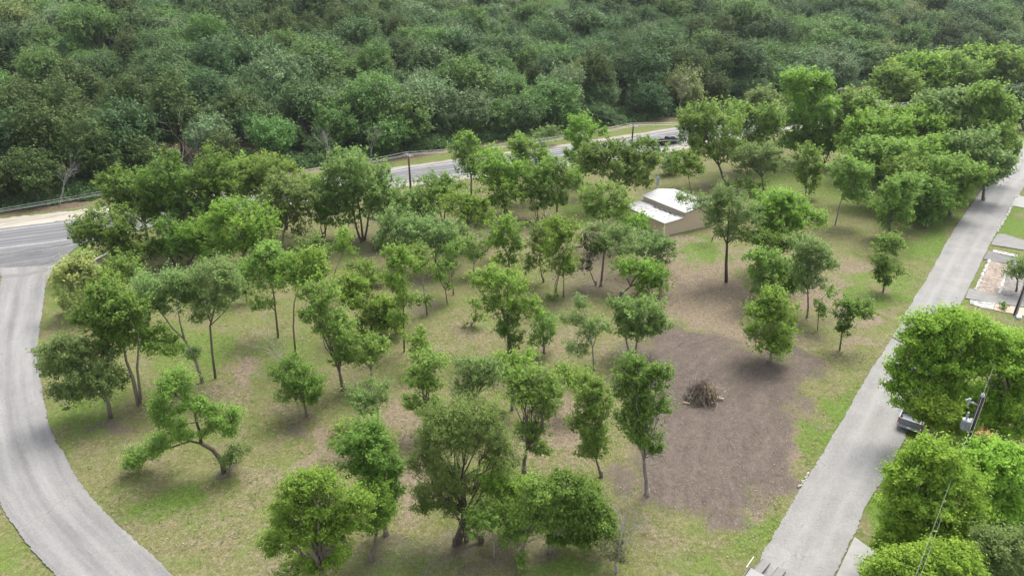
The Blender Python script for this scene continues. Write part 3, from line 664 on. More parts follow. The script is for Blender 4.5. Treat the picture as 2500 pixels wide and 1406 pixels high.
T("elm_tree", 'O', (885, 585), [(870, 415, 60, 36), (845, 455, 44, 44), (905, 455, 56, 50), (870, 510, 50, 45)], "large olive crowned tree just left of the brown utility pole", stems=3, rt=.26, bark=BARK_DARK)
T("elm_tree", 'O', (960, 590), [(935, 470, 44, 34), (1010, 510, 40, 36), (950, 515, 44, 36)], "olive green tree below and right of the brown utility pole", stems=2, rt=.24, bark=BARK_DARK)
T("dense_bush", 'D', (1020, 575), [(1040, 490, 34, 38), (1020, 530, 40, 34)], "dark low tree in the hedgerow beneath the brown utility pole", stems=3, bark=BARK_DARK, d=.9)
T("elm_tree", 'M', (679, 823), [(655, 640, 48, 38), (640, 680, 42, 40), (690, 675, 28, 36), (640, 745, 24, 14)], "slender mid green tree with a tall dark trunk in the left lawn", rt=.13, fork=.55, limbs=[([(679, 823), (674, 770), (668, 715), (660, 670)], .14, .05), ([(672, 760), (655, 740), (640, 735)], .06, .02)])
T("elm_tree", 'O', (768, 658), [(757, 600, 36, 24), (780, 625, 24, 18)], "small olive sapling under the tall pale-trunked olive tree", rt=.08, d=.8)
T("sapling", 'B', (806, 712), [(845, 578, 20, 20), (838, 605, 22, 24)], "thin leaning sapling with a small tuft crown in the upper lawn", rt=.07, limbs=[([(806, 712), (815, 670), (832, 630), (845, 590)], .08, .03)], d=.75, twigs=5)
T("elm_tree", 'Y', (722, 868), [(745, 645, 40, 28), (775, 668, 26, 24), (725, 690, 30, 34)], "yellow-green topped tree on a thin grey trunk right of the dark trunk", rt=.11, limbs=[([(722, 868), (716, 800), (718, 740), (738, 670)], .11, .04)])
T("elm_tree", 'M', (838, 950), [(775, 725, 42, 34), (770, 765, 34, 30), (815, 795, 42, 38), (840, 835, 30, 32), (838, 878, 24, 26)], "tall drooping olive-green tree with a crown falling to the lower right", rt=.17, fork=.3)
T("elm_tree", 'G', (526, 922), [(520, 680, 58, 40), (485, 700, 40, 36), (560, 705, 42, 36), (520, 740, 46, 30), (495, 775, 26, 16)], "grey-green vase shaped tree on a long slim trunk, left lawn", rt=.13, ls=.8, d=.8, limbs=[([(526, 922), (518, 860), (513, 795), (525, 750), (530, 700)], .14, .05), ([(513, 795), (545, 765), (575, 725)], .07, .02), ([(514, 785), (498, 740), (488, 710)], .07, .02)], twigs=18)
T("elm_tree", 'G', (494, 932), [(385, 700, 52, 38), (350, 735, 44, 36), (425, 735, 48, 38), (445, 690, 34, 26), (470, 862, 20, 14)], "grey-green tree on a trunk leaning far to the left", rt=.15, ls=.8, d=.85, bark=BARK_PALE, limbs=[([(494, 932), (478, 880), (452, 830), (420, 800), (385, 750)], .17, .05), ([(450, 828), (440, 790), (432, 740)], .1, .03), ([(478, 880), (470, 862)], .04, .02)], twigs=18)
T("elm_tree", 'D', (338, 986), [(250, 735, 52, 42), (300, 770, 55, 44), (235, 790, 42, 40), (330, 815, 55, 42), (400, 845, 44, 26), (275, 840, 45, 30), (290, 925, 16, 28)], "biggest dark green tree of the left side, on two pale slanting trunks", rt=.22, bark=BARK_PALE, limbs=[([(338, 986), (325, 925), (308, 880), (295, 800)], .2, .07), ([(345, 982), (335, 900), (338, 850), (335, 800)], .14, .05), ([(325, 925), (300, 905), (288, 900)], .06, .03)], twigs=20)
T("elm_tree", 'M', (262, 770), [(250, 680, 30, 24), (262, 705, 30, 24)], "small green tree squeezed between the cream tree and the big dark one", rt=.09)
T("hackberry_tree", 'G', (270, 1020), [(165, 865, 52, 38), (140, 900, 40, 34), (215, 900, 54, 44), (250, 940, 36, 40), (190, 960, 48, 40)], "wide grey-green tree overhanging the curved road edge", rt=.2, ls=.85, d=1.1, limbs=[([(270, 1020), (265, 985), (245, 950), (210, 900)], .22, .07), ([(262, 980), (225, 950), (170, 910)], .1, .03)], twigs=20)
T("elm_tree", 'M', (603, 737), [(603, 690, 20, 18), (600, 712, 14, 10)], "tiny tree between the slim trunks of the left lawn", rt=.06)
T("mesquite_tree", 'M', (547, 1152), [(435, 930, 42, 18), (420, 955, 40, 22), (390, 985, 26, 26), (388, 1020, 22, 20), (432, 1002, 26, 16), (425, 1045, 42, 20), (400, 1078, 34, 16), (455, 1065, 28, 16), (345, 1112, 32, 24), (370, 1100, 26, 14), (330, 1135, 24, 14), (550, 1020, 36, 28), (560, 1045, 30, 22), (500, 1005, 30, 24), (470, 980, 30, 20), (520, 1050, 24, 20)],
  "crooked open tree leaning left alone above the lower grass", rt=.16, ls=.75, d=.95, bark=BARK_DARK, fill=.03, twigs=40, grow=1.22, gaps=.85,
  limbs=[([(547, 1152), (542, 1125), (520, 1098), (491, 1082)], .22, .15), ([(491, 1082), (487, 1052), (480, 1030), (476, 1005)], .14, .08), ([(491, 1082), (465, 1076), (430, 1088, 1), (390, 1098, 2), (350, 1118, 2)], .11, .03),
         ([(487, 1055), (505, 1045), (530, 1035)], .08, .03), ([(476, 1005), (455, 985), (430, 965), (415, 945)], .08, .02), ([(480, 1030), (455, 1035), (425, 1045)], .05, .02), ([(430, 960), (412, 1000), (405, 1015)], .05, .02)])
T("shrub", 'G', (560, 1160), [(562, 1128, 26, 22), (585, 1100, 22, 14)], "grey-green bush hugging the foot of the crooked leaning tree", cat="bush", rt=.05, ls=.7)
T("hackberry_tree", 'D', (748, 1013), [(715, 915, 34, 28), (745, 945, 36, 34), (715, 955, 30, 26), (760, 970, 22, 20)], "compact dark low tree in the left-centre lawn", rt=.11, ls=.8, d=1.1)
baretree("bare_tree", (738, 1008), (672, 842), "pale sparse twiggy tree leaning left out of the compact dark tree", .035, lev=3, spread=.45)
T("elm_tree", 'B', (987, 858), [(968, 628, 30, 24), (985, 655, 36, 28), (972, 690, 36, 26), (1000, 735, 28, 20), (970, 780, 24, 16)], "narrow bright green tree of layered tufts on a dark upright trunk", rt=.11, limbs=[([(987, 858), (985, 780), (984, 700), (980, 650)], .11, .04)])
T("elm_tree", 'M', (1043, 769), [(1022, 625, 28, 26), (1032, 655, 24, 22), (1045, 735, 16, 12)], "slim green tree right beside the narrow layered tree", rt=.1, limbs=[([(1043, 769), (1034, 700), (1026, 640)], .1, .04)], bark=BARK_PALE, d=.8)
T("elm_tree", 'G', (985, 655), [(965, 545, 42, 32), (950, 590, 30, 26), (1005, 570, 44, 34)], "grey-green rounded tree, left half of the wide central crown", rt=.16, ls=.85)
T("elm_tree", 'G', (1065, 662), [(1055, 560, 44, 26), (1050, 600, 46, 32), (1088, 590, 28, 34)], "grey-green rounded tree with yellow tips, right half of the wide central crown", rt=.16, ls=.85)
T("elm_tree", 'B', (1142, 602), [(1120, 505, 38, 30), (1150, 530, 40, 32), (1160, 505, 26, 24)], "bright green tree behind the wide central grey-green crown", rt=.15)
T("elm_tree", 'M', (1158, 672), [(1158, 600, 40, 22), (1145, 620, 26, 18), (1175, 628, 24, 20)], "thin pale-branched tree between the central grove crowns", rt=.09, bark=TWIG, twigs=26, d=.5)
T("elm_tree", 'Y', (1243, 662), [(1238, 562, 34, 28), (1215, 590, 26, 22), (1255, 600, 24, 26), (1238, 640, 28, 18)], "upright yellow-green tree in the middle of the upper grove", rt=.12)
T("sapling", 'M', (1220, 634), [(1200, 575, 22, 18), (1212, 600, 18, 16)], "little tree on a pale stem left of the upright yellow-green one", rt=.07, bark=BARK_PALE, d=.6)
T("sapling", 'D', (1092, 742), [(1078, 655, 26, 14), (1072, 678, 18, 10), (1092, 700, 12, 10)], "dark V-shaped leaning sapling left of the central lawn", rt=.08, limbs=[([(1092, 742), (1088, 710), (1072, 680), (1058, 665)], .08, .03), ([(1088, 710), (1098, 680), (1098, 660)], .05, .02)], d=.8)
T("elm_tree", 'D', (1107, 720), [(1105, 615, 22, 24), (1103, 648, 18, 20)], "slender dark tree right behind the V-shaped sapling", rt=.08, d=.7)
T("elm_tree", 'M', (1327, 688), [(1312, 580, 28, 28), (1322, 615, 30, 28), (1300, 645, 20, 18)], "mid green tree with dark thin trunk, upper centre lawn", rt=.1)
T("elm_tree", 'B', (1364, 724), [(1370, 560, 38, 28), (1385, 590, 28, 26), (1355, 620, 36, 30), (1375, 655, 34, 28)], "tall leafy tree on several thin trunks above the small green sapling bush", stems=3, rt=.14, fork=.3)
T("hackberry_tree", 'R', (1455, 696), [(1432, 595, 24, 26), (1445, 630, 22, 26), (1425, 655, 16, 14)], "sparse rusty-dark tree just left of the tall dark trunk", rt=.08, d=.55)
T("elm_tree", 'G', (1467, 698), [(1475, 570, 38, 26), (1505, 600, 42, 28), (1465, 610, 22, 20)], "grey-green tree on a tall straight dark trunk", rt=.15, fork=.8, ls=.85)
T("elm_tree", 'G', (1578, 662), [(1550, 592, 40, 26), (1590, 608, 36, 28), (1628, 615, 26, 30), (1600, 640, 28, 14)], "grey-green spreading tree in front of the shed's left wall", rt=.14, limbs=[([(1578, 662), (1588, 645), (1605, 625), (1625, 608)], .12, .04), ([(1582, 650), (1570, 620), (1550, 600)], .1, .03)], ls=.85)
T("elm_tree", 'M', (1475, 605), [(1465, 485, 42, 30), (1450, 515, 30, 28), (1500, 510, 38, 34)], "mid green rounded tree left of the white roofed shed", rt=.16)
T("elm_tree", 'Y', (1548, 602), [(1548, 545, 30, 22), (1530, 565, 24, 18)], "small yellow-green crown touching the shed's left corner", rt=.1)
T("elm_tree", 'Y', (1515, 722), [(1520, 655, 34, 22), (1565, 665, 44, 28), (1615, 690, 32, 32), (1570, 705, 34, 24)], "yellow-green tree at the edge of the bare tan soil", rt=.14)
T("hackberry_tree", 'O', (1543, 867), [(1530, 750, 40, 28), (1570, 765, 50, 38), (1520, 790, 36, 30), (1600, 795, 30, 26), (1560, 810, 44, 24)], "rounded olive tree on two pale trunks beside the worked soil", rt=.16, stems=2, bark=BARK_PALE, fork=.45)
T("elm_tree", 'Y', (1240, 862), [(1195, 690, 42, 28), (1235, 705, 44, 34), (1280, 755, 34, 28), (1225, 750, 36, 26)], "bright yellow-green tree with a drooping dark skirt, centre lawn", rt=.15)
T("elm_tree", 'D', (1247, 868), [(1235, 795, 26, 30), (1250, 830, 20, 26)], "dark leafy column under the bright yellow-green centre tree", rt=.12)
T("sapling", 'M', (1150, 796), [(1160, 745, 18, 16), (1172, 775, 14, 16)], "small sapling with pale stem left of the yellow-green centre tree", rt=.07, bark=BARK_PALE, d=.6)
T("hackberry_tree", 'D', (1328, 860), [(1328, 790, 30, 20), (1325, 820, 32, 26)], "round dark low tree right of the drooping yellow-green tree", rt=.1, ls=.75, d=.85)
T("hackberry_tree", 'G', (1450, 903), [(1422, 745, 20, 22), (1405, 785, 30, 22), (1455, 800, 26, 24), (1430, 815, 26, 22), (1405, 850, 34, 14)], "open blue-grey tree with visible pale limbs, right of centre", rt=.1, ls=.75, d=.8, bark=TWIG, limbs=[([(1450, 903), (1447, 850), (1436, 800), (1424, 750)], .1, .03), ([(1446, 845), (1430, 815), (1400, 785)], .06, .02), ([(1447, 850), (1456, 820), (1462, 795)], .05, .02), ([(1448, 862), (1420, 852)], .05, .02)], twigs=26)
T("elm_tree", 'B', (905, 818), [(860, 700, 38, 28), (885, 735, 44, 34), (935, 765, 40, 34), (960, 790, 34, 28), (905, 790, 34, 30)], "glossy bright green tree stepping down to the right, left of centre", rt=.15, d=1.1)
T("elm_tree", 'M', (906, 939), [(900, 845, 36, 22), (920, 865, 34, 26), (880, 875, 28, 22)], "round mid green tree on a short trunk below the glossy bright one", rt=.12, bark=BARK_PALE)
T("elm_tree", 'B', (1018, 900), [(1018, 826, 26, 18), (1025, 850, 24, 14)], "small bright round crown at the top of the central tree column", rt=.09)
T("elm_tree", 'M', (1040, 1060), [(1050, 890, 42, 28), (1030, 918, 34, 24), (1045, 945, 30, 24), (1020, 990, 34, 24), (1050, 1000, 30, 24)], "tall narrow tree of stacked tufts in the centre lawn", rt=.14, d=1.05)
T("elm_tree", 'G', (915, 1047), [(905, 955, 42, 24), (885, 990, 34, 28), (920, 985, 28, 26)], "hazy grey-green thin tree above the deep green lower tree", rt=.1, ls=.8, d=.75)
T("hackberry_tree", 'G', (1160, 1030), [(1145, 905, 36, 28), (1175, 935, 44, 32), (1135, 955, 30, 28), (1200, 905, 30, 24)], "grey-green loose tree at the left of the central lower clump", rt=.14, ls=.8, d=.8, twigs=22)
T("elm_tree", 'B', (1250, 1000), [(1262, 880, 42, 30), (1240, 915, 34, 26)], "bright green crown at the top of the central lower clump", rt=.13)
T("elm_tree", 'M', (1279, 1152), [(1290, 930, 48, 36), (1335, 955, 44, 36), (1265, 965, 36, 32), (1325, 1000, 36, 28), (1290, 1060, 36, 30), (1310, 1095, 26, 20)], "large mid green tree in the central lower clump with dark lower skirt", rt=.17, fork=.4)
T("elm_tree", 'M', (1468, 1163), [(1435, 950, 38, 32), (1450, 990, 42, 36), (1435, 1035, 36, 34), (1460, 1070, 40, 30), (1450, 1100, 38, 20)], "tall oval tree growing from the dark mound of soil", rt=.12, fork=.3)
T("elm_tree", 'D', (1579, 1206), [(1555, 905, 46, 34), (1600, 935, 40, 40), (1545, 960, 42, 38), (1590, 1000, 44, 38), (1540, 1030, 36, 34), (1575, 1065, 36, 30), (1600, 1100, 22, 18)], "tallest dark green tree on a long bare white-grey trunk by the worked soil", rt=.17, fork=.45, bark=BARK_PALE, twigs=22, d=.95)
T("juniper_tree", 'O', (1136, 1320), [(1085, 1030, 58, 34), (1150, 1010, 56, 30), (1205, 1030, 44, 32), (1225, 1120, 36, 34), (1095, 1230, 34, 24), (1050, 1075, 44, 36), (1120, 1080, 52, 38), (1190, 1085, 44, 36), (1035, 1140, 34, 34), (1090, 1160, 42, 34), (1060, 1205, 36, 24), (1140, 1190, 34, 30), (1035, 1240, 24, 22)],
  "huge olive juniper with many dark leaning trunks at lower centre", rt=.3, stems=5, fork=.3, ls=.75, d=1.05, grow=1.38, bark=BARK_DARK, twigs=50, fill=.06)
T("elm_tree", 'D', (943, 1304), [(895, 1060, 46, 32), (870, 1095, 42, 32), (920, 1110, 46, 38), (900, 1150, 48, 36), (945, 1150, 34, 40), (950, 1205, 30, 38), (940, 1250, 26, 24)], "tall deep green tree left of the huge juniper", rt=.18, fork=.25, d=1.15)
T("elm_tree", 'Y', (800, 1440), [(745, 1175, 48, 30), (800, 1180, 44, 30), (720, 1220, 44, 34), (780, 1235, 52, 38), (700, 1280, 46, 36), (760, 1300, 56, 40), (690, 1330, 40, 34), (830, 1290, 44, 40), (790, 1360, 60, 36), (870, 1240, 40, 36), (740, 1390, 50, 30)],
  "large light green tree cut by the bottom edge of the view", rt=.28, ls=.9, d=1.05, twigs=26, fork=.35)
T("elm_tree", 'B', (905, 1365), [(905, 1215, 34, 36), (925, 1255, 26, 30), (895, 1280, 30, 26)], "bright green tree overlapping the right flank of the large light green tree", rt=.15)
T("elm_tree", 'B', (1252, 1300), [(1205, 1155, 40, 24), (1240, 1180, 42, 30), (1200, 1200, 38, 28), (1265, 1215, 34, 28)], "bright glossy tree tucked into the right side of the huge juniper", rt=.15)
T("elm_tree", 'M', (1206, 1366), [(1185, 1255, 42, 24), (1220, 1275, 42, 30), (1170, 1285, 36, 26), (1240, 1310, 26, 26)], "low rounded green tree with fine pale twigs at bottom centre", rt=.1, twigs=34, d=.85, bark=BARK_PALE, limbs=[([(1206, 1366), (1206, 1330), (1200, 1290), (1195, 1260)], .09, .03), ([(1205, 1320), (1225, 1290)], .05, .02)])
T("elm_tree", 'M', (1273, 1358), [(1315, 1200, 38, 28), (1300, 1240, 42, 32), (1290, 1285, 36, 28), (1335, 1265, 34, 30)], "mid green tree on a slim white trunk above the bottom sapling bush", rt=.12, bark=BARK_PALE, d=1.3, grow=1.5)
T("elm_tree", 'D', (1342, 1348), [(1385, 1190, 44, 26), (1410, 1225, 48, 34), (1450, 1265, 42, 36), (1390, 1275, 46, 36), (1440, 1310, 42, 32), (1480, 1300, 26, 30), (1375, 1310, 36, 24)], "big glossy deep green tree at bottom centre right", rt=.16, d=1.7, grow=1.35, bark=BARK_PALE, limbs=[([(1342, 1348), (1347, 1320), (1360, 1285), (1385, 1240)], .17, .06), ([(1350, 1310), (1385, 1290), (1430, 1280)], .09, .03), ([(1360, 1285), (1400, 1240), (1430, 1210)], .08, .03)])
T("hackberry_tree", 'R', (1505, 1396), [(1490, 1335, 30, 26), (1510, 1360, 22, 16)], "thin grey-leaved twiggy tree at the right edge of the glossy deep green tree", rt=.06, d=.35, twigs=24, bark=TWIG)
baretree("bare_tree", (1500, 1400), (1520, 1290), "silvery dead branches hanging low beside the glossy deep green tree", .05, lev=3, spread=.9)
T("shrub", 'B', (1275, 1382), [(1275, 1370, 15, 11)], "small bright bush at the foot of the slim white trunk", cat="bush", rt=.03, trunk=False)
T("shrub", 'B', (1352, 733), [(1350, 728, 16, 6)], "low green sapling patch under the tall leafy tree", cat="bush", rt=.03, trunk=False)
T("shrub", 'B', (1137, 798), [(1135, 795, 9, 4)], "tiny green shoots beside the small pale-stemmed sapling", cat="bush", trunk=False)
T("shrub", 'D', (925, 607), [(922, 598, 20, 10)], "low dark green weeds at the lower edge of the hedgerow", cat="bush", trunk=False)
T("shrub", 'B', (724, 875), [(724, 872, 9, 5)], "tiny bright shoots at the foot of the thin grey trunk", cat="bush", trunk=False)
T("elm_tree", 'M', (880, 700), [(880, 660, 34, 20), (905, 680, 28, 20)], "low loose green crown between the leaning sapling and the glossy bright tree", rt=.08)
T("elm_tree", 'O', (1330, 540), [(1325, 500, 26, 16)], "small olive crown low at the lot's upper edge", rt=.07, cat="tree")
T("hackberry_tree", 'G', (1100, 640), [(1120, 575, 26, 20), (1090, 610, 24, 18)], "little grey-green crown under the wide central crown's right edge", rt=.08)
T("elm_tree", 'M', (700, 560), [(690, 420, 34, 26), (735, 455, 34, 30)], "mid green crown between the highway wires and the hedgerow", rt=.16)
T("elm_tree", 'B', (620, 560), [(600, 420, 36, 28), (585, 450, 30, 28)], "fresh green crown right of the rounded deep green tree", rt=.16)
T("elm_tree", 'M', (1450, 1010), [(1395, 915, 36, 26), (1420, 945, 30, 24)], "mid green crown between the central clump and the tall oval tree", rt=.1)
T("elm_tree", 'M', (860, 1110), [(845, 1040, 28, 18), (835, 1065, 24, 16)], "thin pale green low crown left of the tall deep green tree", rt=.07, d=.6)
# right half of the lot
T("feathery_tree", 'G', (1773, 688), [(1778, 480, 40, 26), (1790, 515, 48, 36), (1755, 540, 36, 28), (1815, 555, 40, 32), (1780, 578, 40, 22), (1700, 498, 36, 20), (1665, 485, 20, 12), (1735, 505, 28, 20)],
  "feathery blue-green tree on one tall dark trunk, reaching over the shed roof", rt=.19, ls=.7, d=.72, bark=BARK_DARK, limbs=[([(1773, 688), (1773, 640), (1775, 600), (1778, 560), (1782, 500)], .24, .06), ([(1775, 598), (1760, 560), (1725, 520), (1690, 500)], .1, .03), ([(1775, 595), (1800, 570), (1820, 550)], .09, .03)], twigs=26)
T("sapling", 'G', (1738, 588), [(1745, 525, 16, 20)], "thin leaning pole of a tree between the shed and the tall feathery tree", rt=.07, d=.5)
T("elm_tree", 'Y', (1905, 662), [(1890, 500, 48, 30), (1930, 510, 44, 32), (1860, 530, 36, 30), (1960, 545, 40, 34), (1910, 555, 52, 38), (1870, 590, 36, 22)], "large round yellow-green tree right of the tall feathery tree", rt=.2, d=1.1)
T("elm_tree", 'D', (1870, 700), [(1850, 580, 30, 18), (1885, 600, 42, 20), (1940, 595, 30, 20)], "dark understory tree beneath the large round yellow-green crown", rt=.12)
T("elm_tree", 'M', (1905, 742), [(1862, 630, 36, 26), (1880, 665, 44, 30), (1920, 670, 36, 36), (1865, 700, 34, 24), (1920, 710, 30, 24)], "mid green tree below the large round yellow-green crown", rt=.15)
T("elm_tree", 'G', (1970, 774), [(1965, 605, 36, 28), (1990, 635, 32, 30), (1955, 650, 34, 34), (1975, 690, 36, 28), (2010, 650, 22, 18)], "slim grey-green tree on a straight trunk at the dirt clearing's edge", rt=.11, ls=.8, d=.85)
T("elm_tree", 'B', (1881, 882), [(1885, 735, 36, 28), (1865, 765, 38, 30), (1905, 775, 38, 30), (1880, 810, 52, 30), (1870, 840, 44, 22), (1905, 845, 30, 20)], "low branching bright green tree on the brown worked soil", rt=.14, bark=BARK_PALE, fork=.3, d=1.05)
T("sapling", 'M', (1996, 806), [(2002, 745, 12, 18), (2003, 770, 10, 14), (2022, 712, 18, 8)], "vine-wrapped sapling leaning right beside the curving dark track", rt=.06, limbs=[([(1996, 806), (1998, 770), (2000, 735), (2025, 710)], .06, .02)], d=.8)
T("hackberry_tree", 'D', (2050, 854), [(2065, 745, 24, 14), (2095, 750, 34, 20), (2110, 770, 22, 14), (2062, 775, 22, 18), (2058, 810, 16, 24)], "forked dark tree leaning towards the street", rt=.1, limbs=[([(2050, 854), (2055, 820), (2062, 785), (2070, 755)], .1, .04), ([(2058, 800), (2085, 775), (2105, 760)], .06, .02)], d=.9)
T("elm_tree", 'D', (2156, 713), [(2150, 645, 20, 16), (2172, 655, 22, 14), (2155, 675, 22, 16), (2165, 690, 12, 10)], "small isolated dark tree standing on the strip beside the street", rt=.09, d=1.1)
T("elm_tree", 'M', (2166, 630), [(2168, 598, 28, 20), (2160, 610, 22, 14)], "small round bush-like tree just above the isolated dark tree", rt=.08)
T("elm_tree", 'M', (2166, 585), [(2190, 460, 34, 28), (2170, 500, 38, 34), (2205, 500, 26, 34), (2175, 545, 30, 28)], "upright green tree at the lower tip of the right-hand grove", rt=.15)
T("elm_tree", 'M', (2039, 549), [(2065, 415, 36, 26), (2095, 435, 34, 30), (2070, 455, 36, 24), (2090, 480, 30, 14)], "green tree on a thin grey leaning trunk left of the right-hand grove", rt=.1, limbs=[([(2039, 549), (2048, 510), (2056, 480), (2075, 440)], .12, .05)], bark=BARK_PALE)
T("elm_tree", 'M', (1968, 486), [(1960, 380, 28, 18), (1985, 400, 24, 18), (1965, 420, 28, 24), (1972, 450, 20, 22)], "slender tree in the far clearing left of the faint dirt track", rt=.09)
T("elm_tree", 'G', (1864, 467), [(1822, 385, 34, 22), (1865, 385, 40, 24), (1885, 405, 26, 18), (1845, 410, 34, 20)], "grey-green spreading tree behind the white roofed shed", rt=.13, bark=BARK_DARK, ls=.85)
T("elm_tree", 'M', (1771, 450), [(1710, 290, 42, 32), (1690, 325, 32, 32), (1745, 320, 46, 40), (1720, 360, 44, 32), (1770, 370, 44, 34)], "big green tree right of the black pickup, left one of two merged crowns", rt=.24, fork=.4)
T("elm_tree", 'M', (1850, 420), [(1800, 285, 46, 28), (1850, 285, 42, 30), (1830, 320, 50, 34), (1880, 325, 34, 38), (1840, 360, 46, 28)], "big green tree behind the shed clearing, right one of two merged crowns", rt=.24)
T("hackberry_tree", 'G', (1890, 345), [(1870, 240, 34, 20), (1850, 260, 32, 22), (1900, 260, 34, 28)], "pale topped grey-green tree left of the tallest roadside tree", rt=.16, ls=.9)
T("elm_tree", 'B', (1985, 400), [(1965, 200, 46, 28), (2005, 215, 30, 32), (1940, 225, 32, 26), (1980, 255, 48, 36), (1960, 300, 50, 38), (2000, 320, 42, 40), (1975, 350, 46, 28)], "tallest roadside tree with a domed bright top, right of centre", rt=.3, d=1.1)
T("elm_tree", 'B', (1688, 470), [(1678, 392, 28, 18), (1690, 415, 24, 18), (1668, 415, 20, 14)], "young bright tree on a thin stem behind the shed", rt=.08)
T("shrub", 'D', (1600, 395), [(1580, 350, 22, 16), (1603, 372, 20, 18)], "vine-covered bush in front of the black pickup", cat="bush", rt=.1)
T("shrub", 'G', (1640, 425), [(1640, 390, 26, 20), (1630, 412, 22, 14)], "grey-green bush below the black pickup", cat="bush", rt=.08)
T("shrub", 'M', (1805, 470), [(1790, 458, 22, 12), (1830, 466, 26, 10)], "low bushes under the grey-green spreading tree", cat="bush", rt=.06)
# row between the lot and the highway
T("elm_tree", 'M', (1150, 478), [(1135, 350, 28, 20), (1125, 380, 22, 26), (1160, 385, 34, 26), (1190, 375, 24, 20), (1160, 420, 34, 26)], "fresh green tree half covering the highway left of the twin crowns", rt=.17)
T("elm_tree", 'M', (1298, 492), [(1265, 350, 28, 16), (1290, 370, 38, 26), (1320, 395, 26, 28), (1275, 400, 32, 28), (1300, 430, 32, 24)], "rounded fresh green tree below the wires, centre of the road row", rt=.17)
T("elm_tree", 'B', (1232, 522), [(1200, 400, 32, 22), (1235, 410, 42, 28), (1265, 430, 24, 28), (1215, 440, 34, 26)], "glossy bright green tree in front of the highway, centre left", rt=.17, d=1.1)
T("elm_tree", 'D', (1085, 545), [(1060, 450, 30, 24), (1090, 470, 38, 30), (1065, 495, 34, 24)], "deep green tree right below the highway at the centre left", rt=.16, stems=2)
T("elm_tree", 'Y', (1246, 535), [(1205, 455, 34, 24), (1240, 475, 40, 30), (1215, 500, 30, 18)], "yellow-green tree with a short dark trunk on the lot's upper edge", rt=.16, bark=BARK_DARK)
T("elm_tree", 'M', (1360, 537), [(1325, 420, 36, 26), (1365, 415, 36, 26), (1345, 455, 44, 32), (1395, 450, 34, 30), (1365, 490, 34, 18)], "broad mid green tree on a brown trunk at the lot's upper edge", rt=.2, fork=.4)
T("elm_tree", 'D', (1311, 536), [(1310, 450, 28, 26), (1300, 480, 22, 18)], "tall dark stemmed tree left of the broad tree with the brown trunk", rt=.11, stems=2)
T("elm_tree", 'Y', (1415, 448), [(1425, 305, 36, 16), (1455, 322, 24, 18), (1405, 335, 30, 20), (1420, 365, 26, 24), (1395, 390, 24, 22), (1420, 410, 26, 20)], "light yellow-green tree standing in front of the highway and wires", rt=.14, d=.9)
T("elm_tree", 'D', (1505, 508), [(1475, 375, 46, 26), (1530, 370, 46, 24), (1565, 400, 36, 32), (1500, 410, 58, 34), (1550, 440, 44, 26), (1445, 405, 30, 26)], "wide dark green tree above the shed's left end", rt=.26, d=1.1, twigs=20, bark=BARK_PALE)
T("elm_tree", 'O', (1420, 480), [(1440, 380, 24, 20), (1428, 405, 22, 18)], "small olive crown between the light yellow-green and the wide dark trees", rt=.1)
T("shrub", 'G', (1330, 356), [(1305, 343, 26, 11), (1345, 330, 26, 15)], "sage green roadside bushes on the far side of the highway", cat="bush", rt=.06, ls=.8)
# right-hand grove beside the street
gv = [("M", (2245, 272), [(2195, 222, 44, 22), (2245, 228, 44, 24), (2215, 245, 40, 18)], "low green tree hiding the highway beyond the grove's left top"),
 ("M", (2110, 402), [(2085, 255, 34, 24), (2120, 285, 42, 30), (2085, 300, 36, 30)], "leftmost fresh green tree of the right-hand grove's back edge"),
 ("M", (2165, 420), [(2160, 320, 48, 34), (2130, 340, 34, 28), (2195, 300, 38, 26)], "rounded green tree behind the pale-tipped crown in the right-hand grove"),
 ("Y", (2150, 445), [(2120, 320, 42, 28), (2165, 330, 42, 30), (2110, 355, 42, 34), (2165, 365, 40, 30)], "pale-tipped yellow-green crown on the left of the right-hand grove"),
 ("B", (2250, 430), [(2235, 300, 52, 26), (2290, 310, 44, 28), (2250, 340, 50, 34)], "bright green crown in the middle of the right-hand grove"),
 ("G", (2345, 425), [(2300, 255, 48, 26), (2350, 270, 46, 32), (2330, 310, 50, 36), (2390, 300, 36, 34)], "tall grey-green crown at the top of the right-hand grove"),
 ("M", (2410, 445), [(2410, 240, 36, 24), (2435, 285, 34, 36), (2410, 330, 44, 40), (2440, 370, 34, 34)], "green tree at the far right of the grove leaning to the street"),
 ("M", (2180, 500), [(2120, 375, 40, 28), (2165, 390, 48, 34), (2130, 420, 40, 32)], "mid green crown low on the left of the right-hand grove"),
 ("B", (2265, 480), [(2230, 385, 48, 32), (2285, 375, 44, 32), (2250, 425, 50, 36)], "leafy bright crown in the lower middle of the right-hand grove"),
 ("G", (2400, 490), [(2370, 360, 44, 32), (2415, 400, 38, 34), (2380, 430, 44, 30), (2440, 410, 28, 24)], "grey-green tree whose tips hang over the street edge"),
 ("M", (2320, 525), [(2300, 430, 46, 34), (2345, 440, 40, 34), (2310, 480, 44, 30)], "dense green tree with dark skirt along the grass strip"),
 ("D", (2262, 555), [(2245, 470, 42, 34), (2280, 500, 34, 30), (2255, 525, 26, 20)], "darkest low tree of the right-hand grove above the grass strip"),
 ("M", (2200, 520), [(2200, 425, 36, 28), (2215, 455, 32, 28)], "green crown between the thin-trunk tree and the darkest low tree")]
for c_, b_, l_, t_ in gv: T("elm_tree", c_, b_, l_, t_, rt=.24, group="right-hand grove by the street", d=1.9, grow=1.5, gaps=.4, fill=.1)
